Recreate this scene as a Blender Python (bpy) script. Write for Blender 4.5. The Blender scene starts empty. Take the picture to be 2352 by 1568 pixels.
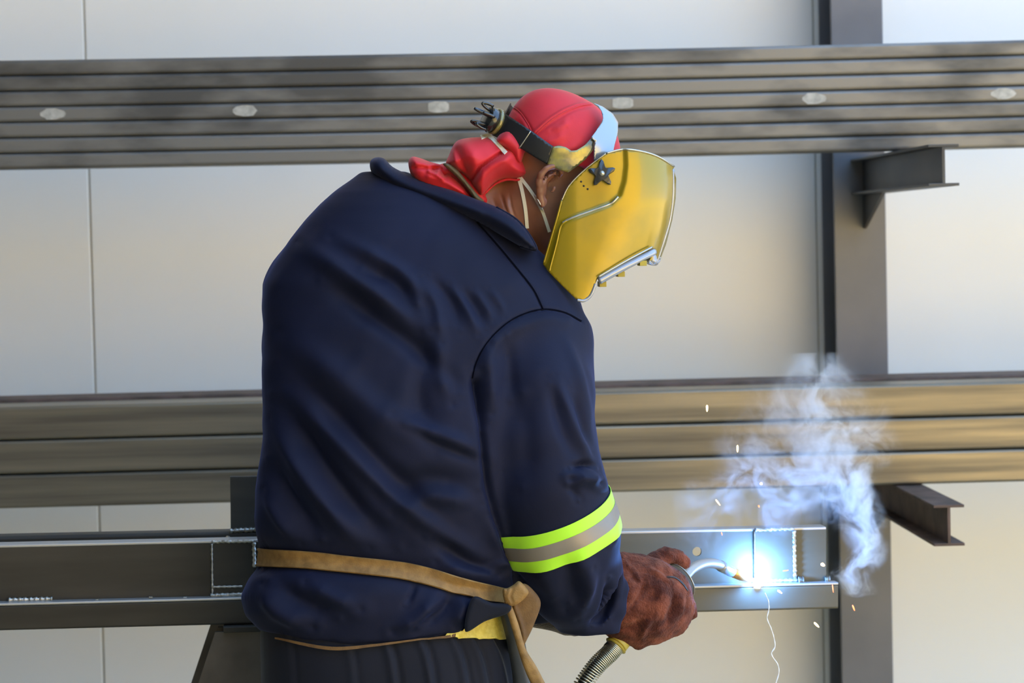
import bpy, bmesh, math, random
import numpy as np
from mathutils import Vector, Matrix
from mathutils.bvhtree import BVHTree
from mathutils.geometry import delaunay_2d_cdt

random.seed(4); np.random.seed(4)
S = bpy.context.scene
COL = S.collection

# ------------------------------------------------------------------ camera
FPX = 85.0 / 36.0 * 2352.0
YAW, PITCH, ROLL = math.radians(2.1), math.radians(2.4), math.radians(1.3)
CAM = np.array([-0.152, -4.2, 1.62])
f_ = np.array([math.sin(YAW) * math.cos(PITCH), math.cos(YAW) * math.cos(PITCH), -math.sin(PITCH)])
r0 = np.cross(f_, [0, 0, 1]); r0 /= np.linalg.norm(r0)
u0 = np.cross(r0, f_)
r_ = math.cos(ROLL) * r0 - math.sin(ROLL) * u0
u_ = np.cross(r_, f_)
cam = bpy.data.cameras.new('camera'); co = bpy.data.objects.new('camera', cam); COL.objects.link(co)
cam.lens = 85; cam.sensor_width = 36; cam.clip_end = 200
m = Matrix.Identity(4)
for i in range(3):
    m[i][0] = r_[i]; m[i][1] = u_[i]; m[i][2] = -f_[i]; m[i][3] = CAM[i]
co.matrix_world = m
S.camera = co
cam.dof.use_dof = True; cam.dof.focus_distance = 4.12; cam.dof.aperture_fstop = 5.6

# ------------------------------------------------------------------ world, sun, exposure
S.view_settings.view_transform = 'Standard'; S.view_settings.look = 'None'
S.view_settings.gamma = 1.0; S.view_settings.use_curve_mapping = False
S.view_settings.exposure = 0.04
S.cycles.volume_bounces = 2
w = bpy.data.worlds.new('sky'); S.world = w; w.use_nodes = True
bg = w.node_tree.nodes['Background']; bg.inputs[0].default_value = (0.33, 0.575, 1.0, 1); bg.inputs[1].default_value = 3.7
sun = bpy.data.lights.new('sun', 'SUN'); so = bpy.data.objects.new('sun', sun); COL.objects.link(so)
sun.energy = 25.0; sun.color = (1.0, 0.86, 0.52); sun.angle = math.radians(0.6)
so.rotation_euler = Vector((0.50, -0.50, -1.0)).to_track_quat('-Z', 'Y').to_euler()

# ------------------------------------------------------------------ helpers
def W(px, py, y):
    """point seen at pixel (px,py) on the vertical plane world-y = y"""
    d = f_ * FPX + r_ * (px - 1176.0) - u_ * (py - 784.0)
    t = (y - CAM[1]) / d[1]
    return CAM + d * t
def V(px, py, y): return Vector(W(px, py, y))
def rdir(px, py):
    d = f_ * FPX + r_ * (px - 1176.0) - u_ * (py - 784.0)
    return Vector(d).normalized()
def project(P):
    Q = P - CAM
    z = Q @ f_
    return 1176.0 + FPX * (Q @ r_) / z, 784.0 - FPX * (Q @ u_) / z
PXM = 1.0 / 1340.0     # metres per pixel at the welder

def finish(name, me, mat=None, parent=None, smooth=True, label=None, cat=None, group=None, kind=None):
    if mat is not None and len(me.materials) == 0: me.materials.append(mat)
    o = bpy.data.objects.new(name, me); COL.objects.link(o)
    if len(me.vertices):
        n = len(me.vertices); c = np.empty(n * 3, dtype=np.float32); me.vertices.foreach_get('co', c); c = c.reshape(-1, 3)
        ctr = (c.min(0) + c.max(0)) / 2; c -= ctr; me.vertices.foreach_set('co', c.ravel()); me.update()
        o.location = ctr.tolist()
    if smooth: me.polygons.foreach_set('use_smooth', [True] * len(me.polygons))
    if parent is not None:
        o.parent = parent; o.matrix_parent_inverse = wm(parent).inverted()
    tag(o, label, cat, group, kind)
    return o
def wm(o):
    M = Matrix.LocRotScale(o.location, o.rotation_euler, o.scale)
    if o.parent: M = wm(o.parent) @ o.matrix_parent_inverse @ M
    return M
def tag(o, label=None, cat=None, group=None, kind=None):
    if label: o['label'] = label
    if cat: o['category'] = cat
    if group: o['group'] = group
    if kind: o['kind'] = kind
    return o
def empty(name, loc, label, cat, group=None):
    o = bpy.data.objects.new(name, None); COL.objects.link(o); o.location = tuple(loc)
    o.empty_display_size = 0.05
    return tag(o, label, cat, group)
def from_arrays(name, v, f):
    me = bpy.data.meshes.new(name); me.from_pydata([tuple(map(float, p)) for p in v], [], [tuple(map(int, q)) for q in f]); me.update()
    return me
def from_bm(name, bm):
    me = bpy.data.meshes.new(name); bm.to_mesh(me); bm.free(); return me
def evald(o):
    dg = bpy.context.evaluated_depsgraph_get(); dg.update()
    me = bpy.data.meshes.new_from_object(o.evaluated_get(dg)); return me
def bvh_of(o):
    M = wm(o)
    vs = [M @ v.co for v in o.data.vertices]
    return BVHTree.FromPolygons(vs, [tuple(p.vertices) for p in o.data.polygons])
def autosharp(o, deg=35):
    me = o.data
    bm = bmesh.new(); bm.from_mesh(me)
    for e in bm.edges:
        if len(e.link_faces) == 2 and e.calc_face_angle(0) > math.radians(deg): e.smooth = False
    bm.to_mesh(me); bm.free()

def box_bm(bm, lo, hi, bev=0.0, seg=2):
    r = bmesh.ops.create_cube(bm, size=1.0); vs = r['verts']
    lo = Vector(lo); hi = Vector(hi)
    for v in vs:
        v.co = Vector(((v.co[i] + .5) * (hi[i] - lo[i]) + lo[i]) for i in range(3))
    if bev > 0:
        es = list({e for v in vs for e in v.link_edges})
        bmesh.ops.bevel(bm, geom=es, offset=bev, segments=seg, profile=.5, affect='EDGES')
def box(name, lo, hi, mat, parent=None, bev=0.0, **k):
    bm = bmesh.new(); box_bm(bm, lo, hi, bev)
    o = finish(name, from_bm(name, bm), mat, parent, smooth=bev > 0, **k)
    if bev > 0: autosharp(o, 14)
    return o
def sweep(name, prof, path, mat, parent=None, closed=True, caps=True, frames=None, smooth=True, sharp=35, **k):
    """extrude a closed 2-D profile [(a,b)] along path points; frames: list of (A,B) axes"""
    n = len(prof); vs = []; fs = []
    for i, p in enumerate(path):
        A, B = frames[i] if frames else frames_along(path)[i]
        for a, b in prof: vs.append(np.array(p) + np.array(A) * a + np.array(B) * b)
    for i in range(len(path) - 1):
        for j in range(n):
            q = (i * n + j, i * n + (j + 1) % n, (i + 1) * n + (j + 1) % n, (i + 1) * n + j)
            fs.append(q)
    if caps:
        fs.append(tuple(range(n))[::-1]); fs.append(tuple((len(path) - 1) * n + j for j in range(n)))
    me = from_arrays(name, vs, fs)
    bm = bmesh.new(); bm.from_mesh(me); bmesh.ops.recalc_face_normals(bm, faces=bm.faces); bm.to_mesh(me); bm.free()
    o = finish(name, me, mat, parent, smooth=smooth, **k)
    if smooth: autosharp(o, sharp)
    return o
def tube_mesh(path, rad, nseg=12, caps=True, squash=1.0):
    path = [Vector(p) for p in path]; n = len(path)
    if not hasattr(rad, '__len__'): rad = [rad] * n
    t = [(path[min(i + 1, n - 1)] - path[max(i - 1, 0)]).normalized() for i in range(n)]
    a = t[0].orthogonal().normalized(); vs = []; fs = []
    for i in range(n):
        a = (a - t[i] * a.dot(t[i])).normalized(); b = t[i].cross(a)
        for j in range(nseg):
            th = 2 * math.pi * j / nseg
            vs.append(path[i] + (a * math.cos(th) + b * math.sin(th) * squash) * rad[i])
    for i in range(n - 1):
        for j in range(nseg):
            fs.append((i * nseg + j, i * nseg + (j + 1) % nseg, (i + 1) * nseg + (j + 1) % nseg, (i + 1) * nseg + j))
    if caps:
        fs.append(tuple(range(nseg))[::-1]); fs.append(tuple((n - 1) * nseg + j for j in range(nseg)))
    return from_arrays('tube', vs, fs)
def tube(name, path, rad, mat, parent=None, nseg=12, squash=1.0, **k):
    return finish(name, tube_mesh(path, rad, nseg, True, squash), mat, parent, **k)
def smooth_path(pts, n):
    """Catmull-Rom through points, n samples"""
    P = np.array(pts, float); P = np.vstack([2 * P[0] - P[1], P, 2 * P[-1] - P[-2]])
    m_ = len(P) - 3; out = []
    for i in range(n):
        s = i / (n - 1) * m_; k = min(int(s), m_ - 1); t = s - k
        a, b, c, d = P[k:k + 4]
        out.append(.5 * ((2 * b) + (c - a) * t + (2 * a - 5 * b + 4 * c - d) * t * t + (3 * b - a - 3 * c + d) * t ** 3))
    return np.array(out)
def resample(poly, step, closed=True):
    P = [np.array(p, float) for p in poly]; out = []
    n = len(P)
    for i in range(n if closed else n - 1):
        a, b = P[i], P[(i + 1) % n]; k = max(1, int(round(np.linalg.norm(b - a) / step)))
        for j in range(k): out.append(a + (b - a) * j / k)
    if not closed: out.append(P[-1])
    return np.array(out)
def rounded(poly, n):
    """closed Catmull-Rom"""
    P = np.array(poly, float); N = len(P); out = []
    for i in range(n):
        s = i / n * N; k = int(s); t = s - k
        a, b, c, d = P[(k - 1) % N], P[k % N], P[(k + 1) % N], P[(k + 2) % N]
        out.append(.5 * ((2 * b) + (c - a) * t + (2 * a - 5 * b + 4 * c - d) * t * t + (3 * b - a - 3 * c + d) * t ** 3))
    return np.array(out)
def seg_dist(P, poly, closed):
    """distance of points P (n,2) to polyline, plus signed side of nearest segment"""
    A = np.array(poly, float); B = np.roll(A, -1, 0) if closed else A[1:]
    if not closed: A = A[:-1]
    best = np.full(len(P), 1e9)
    for a, b in zip(A, B):
        d = b - a; L = d @ d + 1e-12
        t = np.clip(((P - a) @ d) / L, 0, 1)
        q = np.linalg.norm(P - a - t[:, None] * d, axis=1)
        best = np.minimum(best, q)
    return best
def inside(P, poly):
    A = np.array(poly, float); c = np.zeros(len(P), bool); n = len(A)
    for i in range(n):
        a, b = A[i], A[(i + 1) % n]
        if a[1] == b[1]: continue
        cond = (a[1] > P[:, 1]) != (b[1] > P[:, 1])
        x = (b[0] - a[0]) * (P[:, 1] - a[1]) / (b[1] - a[1]) + a[0]
        c ^= cond & (P[:, 0] < x)
    return c
def tri2d(poly, step):
    B = resample(poly, step); n = len(B)
    lo, hi = B.min(0), B.max(0)
    gx, gy = np.meshgrid(np.arange(lo[0], hi[0], step), np.arange(lo[1], hi[1], step * .87))
    gx = gx + (np.arange(gx.shape[0]) % 2)[:, None] * step / 2
    G = np.stack([gx.ravel(), gy.ravel()], 1)
    G = G[inside(G, B)]; G = G[seg_dist(G, B, True) > step * .55]
    P = np.vstack([B, G])
    r = delaunay_2d_cdt([Vector(p) for p in P], [(i, (i + 1) % n) for i in range(n)], [], 1, 1e-5)
    return np.array([list(p) for p in r[0]]), [tuple(t) for t in r[2]]
def patch(name, poly, depth, mat, parent=None, step=6, thick=0.0, back=None, rnd=0, **k):
    """surface over an outline; depth(P)->y. thick>0: second skin behind; back(P)->y: explicit second skin"""
    if rnd: poly = rounded(poly, rnd)
    P, T = tri2d(poly, step)
    y = depth(P); vs = [W(p[0], p[1], yy) for p, yy in zip(P, y)]; fs = [tuple(t) for t in T]
    if thick > 0 or back is not None:
        n = len(P); y2 = back(P) if back is not None else y + thick
        vs += [W(p[0], p[1], yy) for p, yy in zip(P, y2)]
        fs += [tuple(i + n for i in reversed(t)) for t in T]
        cnt = {}
        for t in T:
            for a, b in ((t[0], t[1]), (t[1], t[2]), (t[2], t[0])): cnt[(a, b)] = 1
        for (a, b) in list(cnt):
            if (b, a) not in cnt: fs.append((b, a, a + n, b + n))
    me = from_arrays(name, vs, fs)
    bm = bmesh.new(); bm.from_mesh(me); bmesh.ops.remove_doubles(bm, verts=bm.verts, dist=1e-5)
    bmesh.ops.recalc_face_normals(bm, faces=bm.faces); bm.to_mesh(me); bm.free()
    o = finish(name, me, mat, parent, **k); return o
def pillow_depth(poly, y0, A, R, rnd=0, folds=(), sign=-1, tilt=(0, 0), c=(0, 0)):
    pp = rounded(poly, rnd) if rnd else np.array(poly, float)
    def f(P):
        d = seg_dist(P, pp, True)
        h = np.sqrt(np.clip(1 - (1 - np.clip(d / R, 0, 1)) ** 2, 0, 1)) * A
        y = y0 + sign * h + tilt[0] * (P[:, 0] - c[0]) + tilt[1] * (P[:, 1] - c[1])
        if sign < 0:
            for (fp, wd, am) in folds:
                q = seg_dist(P, fp, False); y = y - am * np.exp(-(q / wd) ** 2) * np.clip(d / 10, 0, 1)
        return y
    return f
def pillow(name, poly, y0, Af, Ab, R, mat, parent=None, rnd=0, folds=(), step=5, tilt=(0, 0), c=(0, 0), **k):
    return patch(name, poly, pillow_depth(poly, y0, Af, R, rnd, folds, -1, tilt, c), mat, parent, step,
                 back=pillow_depth(poly, y0 + .001, Ab, R, rnd, (), +1, tilt, c), rnd=rnd, **k)

# ---- signed-distance sculpting in (u,v,y) = (pixel column, pixel row, depth) space, meshed by surface nets
def surface_nets(F, lo, h):
    nx, ny, nz = F.shape
    ins = F < 0
    acc = np.zeros((nx - 1, ny - 1, nz - 1, 3), np.float32); cnt = np.zeros((nx - 1, ny - 1, nz - 1), np.float32)
    def corner(d): return (slice(d[0], nx - 1 + d[0]), slice(d[1], ny - 1 + d[1]), slice(d[2], nz - 1 + d[2]))
    cs = [(i, j, k) for i in (0, 1) for j in (0, 1) for k in (0, 1)]
    for a in cs:
        for ax in range(3):
            if a[ax] == 0:
                b = list(a); b[ax] = 1
                fa, fb = F[corner(a)], F[corner(b)]; m_ = ins[corner(a)] != ins[corner(b)]
                t = np.where(m_, fa / np.where(m_, fa - fb, 1), 0)
                for q in range(3):
                    acc[..., q] += np.where(m_, a[q] + (t if q == ax else 0), 0)
                cnt += m_
    act = cnt > 0
    idx = -np.ones(act.shape, np.int64); idx[act] = np.arange(act.sum())
    I = np.argwhere(act)
    Vv = (I + acc[act] / cnt[act][:, None]) * h + lo
    faces = []
    for ax in range(3):
        o1, o2 = (ax + 1) % 3, (ax + 2) % 3
        sl_a = [slice(1, -1)] * 3; sl_b = [slice(1, -1)] * 3
        sl_a[ax] = slice(0, -1); sl_b[ax] = slice(1, None)
        a, b = ins[tuple(sl_a)], ins[tuple(sl_b)]
        ch = np.argwhere(a != b)
        if len(ch) == 0: continue
        base = ch + 1; base[:, ax] -= 1
        flip = a[tuple(ch.T)]
        def cell(d1, d2):
            c = base.copy(); c[:, o1] += d1; c[:, o2] += d2; return idx[tuple(c.T)]
        q = np.stack([cell(-1, -1), cell(0, -1), cell(0, 0), cell(-1, 0)], 1)
        q[~flip] = q[~flip][:, ::-1]
        faces.append(q)
    return Vv, np.vstack(faces)
def smin(a, b, k):
    if k <= 0: return np.minimum(a, b)
    h = np.clip(.5 + .5 * (b - a) / k, 0, 1)
    return b * (1 - h) + a * h - k * h * (1 - h)
def cone_chain(Q, pts, k=0.0, sq=None):
    """Q (n,3) world; pts [(u,v,y,r_px)] -> round cones joined"""
    out = None
    C = [(W(p[0], p[1], p[2]), p[3] * PXM) for p in pts]
    for (a, ra), (b, rb) in zip(C[:-1], C[1:]):
        d = b - a; L = d @ d + 1e-12
        t = np.clip(((Q - a) @ d) / L, 0, 1)
        s = np.linalg.norm(Q - a - t[:, None] * d, axis=1) - (ra + (rb - ra) * t)
        out = s if out is None else smin(out, s, k)
    return out
def ellipsoid(Q, c, ax, rad):
    L = (Q - np.array(c)) @ np.array(ax).T / np.array(rad)
    k0 = np.linalg.norm(L, axis=1); k1 = np.linalg.norm(L / np.array(rad), axis=1)
    return k0 * (k0 - 1) / np.maximum(k1, 1e-6)
def sdf_mesh(fn, lo, hi, h):
    lo = np.array(lo, float); hi = np.array(hi, float)
    n = np.ceil((hi - lo) / h).astype(int) + 1
    g = np.stack(np.meshgrid(*[lo[i] + h * np.arange(n[i]) for i in range(3)], indexing='ij'), -1).reshape(-1, 3)
    F = np.empty(len(g), np.float32)
    for s in range(0, len(g), 400000): F[s:s + 400000] = fn(g[s:s + 400000])
    F = F.reshape(n)
    F[0] = F[-1] = 1; F[:, 0] = F[:, -1] = 1; F[:, :, 0] = F[:, :, -1] = 1
    return surface_nets(F, lo, h)
def relax(v, f, it=2, lam=.5):
    e = np.vstack([f[:, [0, 1]], f[:, [1, 2]], f[:, [2, 3]], f[:, [3, 0]]])
    for _ in range(it):
        s = np.zeros_like(v); c = np.zeros(len(v))
        np.add.at(s, e[:, 0], v[e[:, 1]]); np.add.at(s, e[:, 1], v[e[:, 0]])
        np.add.at(c, e[:, 0], 1); np.add.at(c, e[:, 1], 1)
        v = v + lam * (s / c[:, None] - v)
    return v
def vnormals(v, f):
    n = np.cross(v[f[:, 2]] - v[f[:, 0]], v[f[:, 3]] - v[f[:, 1]])
    N = np.zeros_like(v)
    for i in range(4): np.add.at(N, f[:, i], n)
    return N / np.maximum(np.linalg.norm(N, axis=1), 1e-12)[:, None]
def subdiv(v, f):
    """one linear quad subdivision followed by relaxation"""
    e = np.sort(np.vstack([f[:, [0, 1]], f[:, [1, 2]], f[:, [2, 3]], f[:, [3, 0]]]), 1)
    ue, inv = np.unique(e, axis=0, return_inverse=True); inv = inv.ravel()
    nf = len(f); n0 = len(v)
    em = (v[ue[:, 0]] + v[ue[:, 1]]) / 2; fc = v[f].mean(1)
    V2 = np.vstack([v, em, fc])
    E = [n0 + inv[i * nf:(i + 1) * nf] for i in range(4)]; Cc = n0 + len(ue) + np.arange(nf)
    F2 = np.vstack([np.stack([f[:, 0], E[0], Cc, E[3]], 1), np.stack([f[:, 1], E[1], Cc, E[0]], 1),
                    np.stack([f[:, 2], E[2], Cc, E[1]], 1), np.stack([f[:, 3], E[3], Cc, E[2]], 1)])
    return V2, F2
def fold(v, f, folds, front_only=True):
    """raise or sink vertices along cloth folds given as (polyline, width, amplitude[, skew])"""
    N = vnormals(v, f)
    u, w_ = project(v); P = np.stack([u, w_], 1)
    D = (v - CAM); D /= np.linalg.norm(D, axis=1)[:, None]
    face = np.clip(-(N * D).sum(1) * 3, 0, 1) if front_only else 1.0
    disp = np.zeros(len(v))
    for fd in folds:
        pl, wd, am = fd[:3]
        A = np.array(pl, float)
        lo = A.min(0) - wd * 3; hi = A.max(0) + wd * 3
        m_ = (P[:, 0] > lo[0]) & (P[:, 0] < hi[0]) & (P[:, 1] > lo[1]) & (P[:, 1] < hi[1])
        if not m_.any(): continue
        pl2 = smooth_path(A, max(8, len(A) * 5)) if len(A) > 2 else A
        Pm = P[m_]
        d = seg_dist(Pm, pl2, False)
        # taper towards the ends
        de = np.minimum(np.linalg.norm(Pm - pl2[0], axis=1), np.linalg.norm(Pm - pl2[-1], axis=1))
        L = np.linalg.norm(np.diff(pl2, axis=0), axis=1).sum()
        tp = np.clip(de / (L * .3 + 1), 0, 1) if len(fd) < 4 else 1.0
        disp[m_] += am * np.exp(-(d / wd) ** 2) * tp
    return v + N * (disp * face)[:, None]
def vnoise(P, sc, seed=0):
    """cheap smooth value noise"""
    rng = np.random.RandomState(seed); tab = rng.rand(32, 32, 32) * 2 - 1
    q = P * sc + 100.0; i = np.floor(q).astype(int); t = q - i; t = t * t * (3 - 2 * t); out = 0
    for a in (0, 1):
        for b in (0, 1):
            for c in (0, 1):
                wgt = (t[:, 0] if a else 1 - t[:, 0]) * (t[:, 1] if b else 1 - t[:, 1]) * (t[:, 2] if c else 1 - t[:, 2])
                out = out + wgt * tab[(i[:, 0] + a) % 32, (i[:, 1] + b) % 32, (i[:, 2] + c) % 32]
    return out
def on_surface(bvh, px, py, off=0.0, frm=-1.5, rev=False):
    d = rdir(px, py); o = Vector(CAM)
    if rev:
        o = Vector(W(px, py, 1.2)); d = -d
    h = bvh.ray_cast(o, d)
    if h[0] is None: return None
    n = h[1]
    if n.dot(d) > 0: n = -n
    return h[0] + n * off, n
def surf_strip(name, bvh, top, bot, mat, parent=None, n=40, m_=5, off=.002, thick=.003, rev=False, fallback=0.0, smooth_it=2, **k):
    T = smooth_path(top, n) if len(top) > 2 else np.linspace(top[0], top[1], n)
    B = smooth_path(bot, n) if len(bot) > 2 else np.linspace(bot[0], bot[1], n)
    Pg = np.zeros((n, m_, 3)); last = None; miss = []
    for i in range(n):
        for j in range(m_):
            q = T[i] + (B[i] - T[i]) * j / (m_ - 1)
            h = on_surface(bvh, q[0], q[1], off, rev=rev)
            if h is None: miss.append((i, j, q)); continue
            Pg[i, j] = h[0]
    for i, j, q in miss:
        best = None
        for di in range(1, n):
            for ii in (i - di, i + di):
                if 0 <= ii < n and not any((a == ii and b == j) for a, b, _ in miss): best = Pg[ii, j]; break
            if best is not None: break
        Pg[i, j] = W(q[0], q[1], best[1] + fallback if best is not None else 0)
    for _ in range(smooth_it):
        G = Pg.copy(); G[1:-1] = (Pg[:-2] + 2 * Pg[1:-1] + Pg[2:]) / 4; Pg = G
    return grid_shell(name, Pg, thick, mat, parent, **k)
def grid_shell(name, Pg, thick, mat, parent=None, wrap=False, flip=False, uvs=False, **k):
    n, m_ = Pg.shape[:2]
    ta = np.roll(Pg, -1, 0) - np.roll(Pg, 1, 0) if wrap else np.gradient(Pg, axis=0)
    tb = np.gradient(Pg, axis=1)
    N = np.cross(ta, tb); N /= np.maximum(np.linalg.norm(N, axis=2, keepdims=True), 1e-9)
    D = Pg - CAM
    if not wrap:
        s = -np.sign((N * D).sum(2).mean()); N *= s
    if flip: N = -N
    outer = Pg + N * thick; vs = np.vstack([outer.reshape(-1, 3), Pg.reshape(-1, 3)])
    fs = []; K = n * m_
    rng = range(n if wrap else n - 1)
    for i in rng:
        i2 = (i + 1) % n
        for j in range(m_ - 1):
            a, b, c, d = i * m_ + j, i2 * m_ + j, i2 * m_ + j + 1, i * m_ + j + 1
            fs.append((a, b, c, d)); fs.append((a + K, d + K, c + K, b + K))
        for j in (0, m_ - 1):
            a, b = i * m_ + j, i2 * m_ + j
            fs.append((a, a + K, b + K, b))
    if not wrap:
        for i in (0, n - 1):
            for j in range(m_ - 1):
                a, b = i * m_ + j, i * m_ + j + 1
                fs.append((a, b, b + K, a + K))
    me = from_arrays(name, vs, fs)
    bm = bmesh.new(); bm.from_mesh(me); bmesh.ops.recalc_face_normals(bm, faces=bm.faces); bm.to_mesh(me); bm.free()
    o = finish(name, me, mat, parent, **k); autosharp(o, 50); return o

# ------------------------------------------------------------------ materials
def mat(name, col, rough=.6, metal=0.0, col2=None, nscale=8.0, stretch=(1, 1, 1), ramp=(.35, .65), bump=0.0, bscale=60.0, bstretch=(1, 1, 1),
        sheen=0.0, coat=0.0, trans=0.0, alpha=1.0, emit=None, estr=0.0, rough2=None, detail=5, spec=None, bdist=.002, sheen_col=None, sheen_r=.4):
    M = bpy.data.materials.new(name); M.use_nodes = True; nt = M.node_tree; b = nt.nodes['Principled BSDF']
    b.inputs['Base Color'].default_value = (*col, 1); b.inputs['Roughness'].default_value = rough; b.inputs['Metallic'].default_value = metal
    if sheen: b.inputs['Sheen Weight'].default_value = sheen; b.inputs['Sheen Roughness'].default_value = sheen_r
    if sheen_col: b.inputs['Sheen Tint'].default_value = (*sheen_col, 1)
    if coat: b.inputs['Coat Weight'].default_value = coat; b.inputs['Coat Roughness'].default_value = .08
    if trans: b.inputs['Transmission Weight'].default_value = trans
    if spec is not None: b.inputs['Specular IOR Level'].default_value = spec
    b.inputs['Alpha'].default_value = alpha
    if emit: b.inputs['Emission Color'].default_value = (*emit, 1); b.inputs['Emission Strength'].default_value = estr
    def mapped(st):
        tc = nt.nodes.new('ShaderNodeNewGeometry'); mp = nt.nodes.new('ShaderNodeMapping')
        mp.inputs['Scale'].default_value = st; nt.links.new(tc.outputs['Position'], mp.inputs['Vector']); return mp
    if col2 is not None:
        mp = mapped(stretch); nz = nt.nodes.new('ShaderNodeTexNoise'); nz.inputs['Scale'].default_value = nscale; nz.inputs['Detail'].default_value = detail
        nt.links.new(mp.outputs[0], nz.inputs['Vector'])
        rp = nt.nodes.new('ShaderNodeValToRGB'); rp.color_ramp.elements[0].position = ramp[0]; rp.color_ramp.elements[1].position = ramp[1]
        rp.color_ramp.elements[0].color = (*col, 1); rp.color_ramp.elements[1].color = (*col2, 1)
        nt.links.new(nz.outputs['Fac'], rp.inputs[0]); nt.links.new(rp.outputs[0], b.inputs['Base Color'])
        if rough2 is not None:
            mr = nt.nodes.new('ShaderNodeMapRange'); mr.inputs[1].default_value = ramp[0]; mr.inputs[2].default_value = ramp[1]
            mr.inputs[3].default_value = rough; mr.inputs[4].default_value = rough2
            nt.links.new(nz.outputs['Fac'], mr.inputs[0]); nt.links.new(mr.outputs[0], b.inputs['Roughness'])
    if bump:
        mp = mapped(bstretch); nz = nt.nodes.new('ShaderNodeTexNoise'); nz.inputs['Scale'].default_value = bscale; nz.inputs['Detail'].default_value = 4
        nt.links.new(mp.outputs[0], nz.inputs['Vector'])
        bp = nt.nodes.new('ShaderNodeBump'); bp.inputs['Strength'].default_value = bump; bp.inputs['Distance'].default_value = bdist
        nt.links.new(nz.outputs['Fac'], bp.inputs['Height']); nt.links.new(bp.outputs[0], b.inputs['Normal'])
    return M
M_panel = mat('wall_panel_paint', (.80, .79, .74), .55, col2=(.84, .83, .79), nscale=1.5, ramp=(.3, .7), bump=.15, bscale=14, bstretch=(1, 1, 30))
M_seam = mat('panel_joint', (.42, .40, .33), .7)
M_floor = mat('concrete', (.50, .41, .24), .85, col2=(.42, .35, .21), nscale=1.2, bump=.3, bscale=20)
M_dust = mat('sandy_yard', (.72, .56, .30), .9, col2=(.64, .50, .28), nscale=.8, bump=.4, bscale=6)
M_roof = mat('roof_sheet', (.55, .55, .52), .6)
M_tube = mat('raw_steel_tube', (.09, .086, .079), .6, .55, col2=(.19, .183, .168), nscale=5, stretch=(.8, 1, 2.2), ramp=(.34, .55), rough2=.5, bump=.1, bscale=30, bstretch=(.2, 1, 2))
M_tube2 = mat('oiled_steel_channel', (.115, .10, .075), .48, .65, col2=(.25, .218, .16), nscale=4, stretch=(.35, 1, 9), ramp=(.3, .65), rough2=.36, bump=.2, bscale=30, bstretch=(.2, 1, 2))
M_dark = mat('dark_primer_steel', (.045, .045, .045), .5, .2, col2=(.075, .075, .07), nscale=6)
M_post = mat('grey_painted_steel', (.135, .138, .15), .5, .1, col2=(.17, .17, .18), nscale=5)
M_rust = mat('rusty_steel', (.07, .045, .03), .7, .2, col2=(.13, .08, .06), nscale=20)
M_patch = mat('pale_mark', (.46, .44, .39), .8, col2=(.30, .29, .25), nscale=60)  # pale marks along one tube, lighter than its steel
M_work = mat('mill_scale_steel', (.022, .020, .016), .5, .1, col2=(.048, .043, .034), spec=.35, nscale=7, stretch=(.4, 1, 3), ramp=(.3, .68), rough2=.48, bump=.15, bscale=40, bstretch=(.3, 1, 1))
def lit_end(M):  # lighter steel towards the right; brightness near the arc put into the colour
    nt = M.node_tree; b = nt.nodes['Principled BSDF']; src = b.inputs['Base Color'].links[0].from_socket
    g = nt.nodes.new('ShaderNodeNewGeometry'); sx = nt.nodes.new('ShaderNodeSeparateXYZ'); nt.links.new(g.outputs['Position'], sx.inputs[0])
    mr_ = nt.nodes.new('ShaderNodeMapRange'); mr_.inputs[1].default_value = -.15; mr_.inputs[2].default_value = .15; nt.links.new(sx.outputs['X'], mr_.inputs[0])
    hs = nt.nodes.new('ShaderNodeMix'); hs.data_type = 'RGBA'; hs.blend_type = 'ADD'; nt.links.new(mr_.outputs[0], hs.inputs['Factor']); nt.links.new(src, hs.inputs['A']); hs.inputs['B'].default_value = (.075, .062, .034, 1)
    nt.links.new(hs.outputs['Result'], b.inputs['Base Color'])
lit_end(M_work)
M_trestle = mat('brown_trestle_steel', (.075, .062, .048), .6, .2, col2=(.14, .115, .09), nscale=9, bump=.3, bscale=80)
M_worktop = mat('bright_rounded_steel_edge', (.42, .41, .39), .35, .5)
M_weld = mat('weld_metal', (.55, .53, .48), .3, .8, col2=(.28, .26, .2), nscale=90, bump=.6, bscale=300)
M_navy = mat('navy_cotton', (.0052, .0066, .0195), .72, col2=(.0074, .0092, .027), nscale=5, bump=.22, bscale=420, sheen=.16, sheen_col=(.30, .38, 1), sheen_r=.3, spec=.18, bdist=.0006)
M_navy2 = mat('navy_collar_cotton', (.0036, .0052, .018), .7, bump=.22, bscale=420, spec=.2, sheen=.15, sheen_col=(.4, .45, .9), bdist=.0006)
M_trou = mat('dark_trouser_cotton', (.007, .0078, .0135), .75, col2=(.009, .010, .017), nscale=6, bump=.25, bscale=400, spec=.2, sheen=.12, bdist=.0006)
M_thread = mat('seam_thread', (.001, .0012, .004), .9, spec=.05)
M_red = mat('red_cotton', (.56, .010, .018), .68, col2=(.46, .009, .018), nscale=14, bump=.25, bscale=380, sheen=.3, sheen_col=(1, .5, .5), bdist=.0006)
M_skin = mat('brown_skin', (.23, .088, .044), .40, col2=(.165, .06, .03), nscale=22, bump=.12, bscale=260, spec=.5, bdist=.0008)
M_eye = mat('eye_white', (.7, .65, .6), .3)
M_lime = mat('lime_fabric', (.40, .78, .02), .5, sheen=.2, bump=.2, bscale=500, emit=None, bdist=.0004)
M_silver = mat('silver_reflective_tape', (.23, .195, .15), .42, .25, bump=.15, bscale=90)
M_leather = mat('tan_leather', (.19, .098, .022), .7, col2=(.31, .17, .045), nscale=50, bump=.6, bscale=420, bdist=.001)
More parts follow.
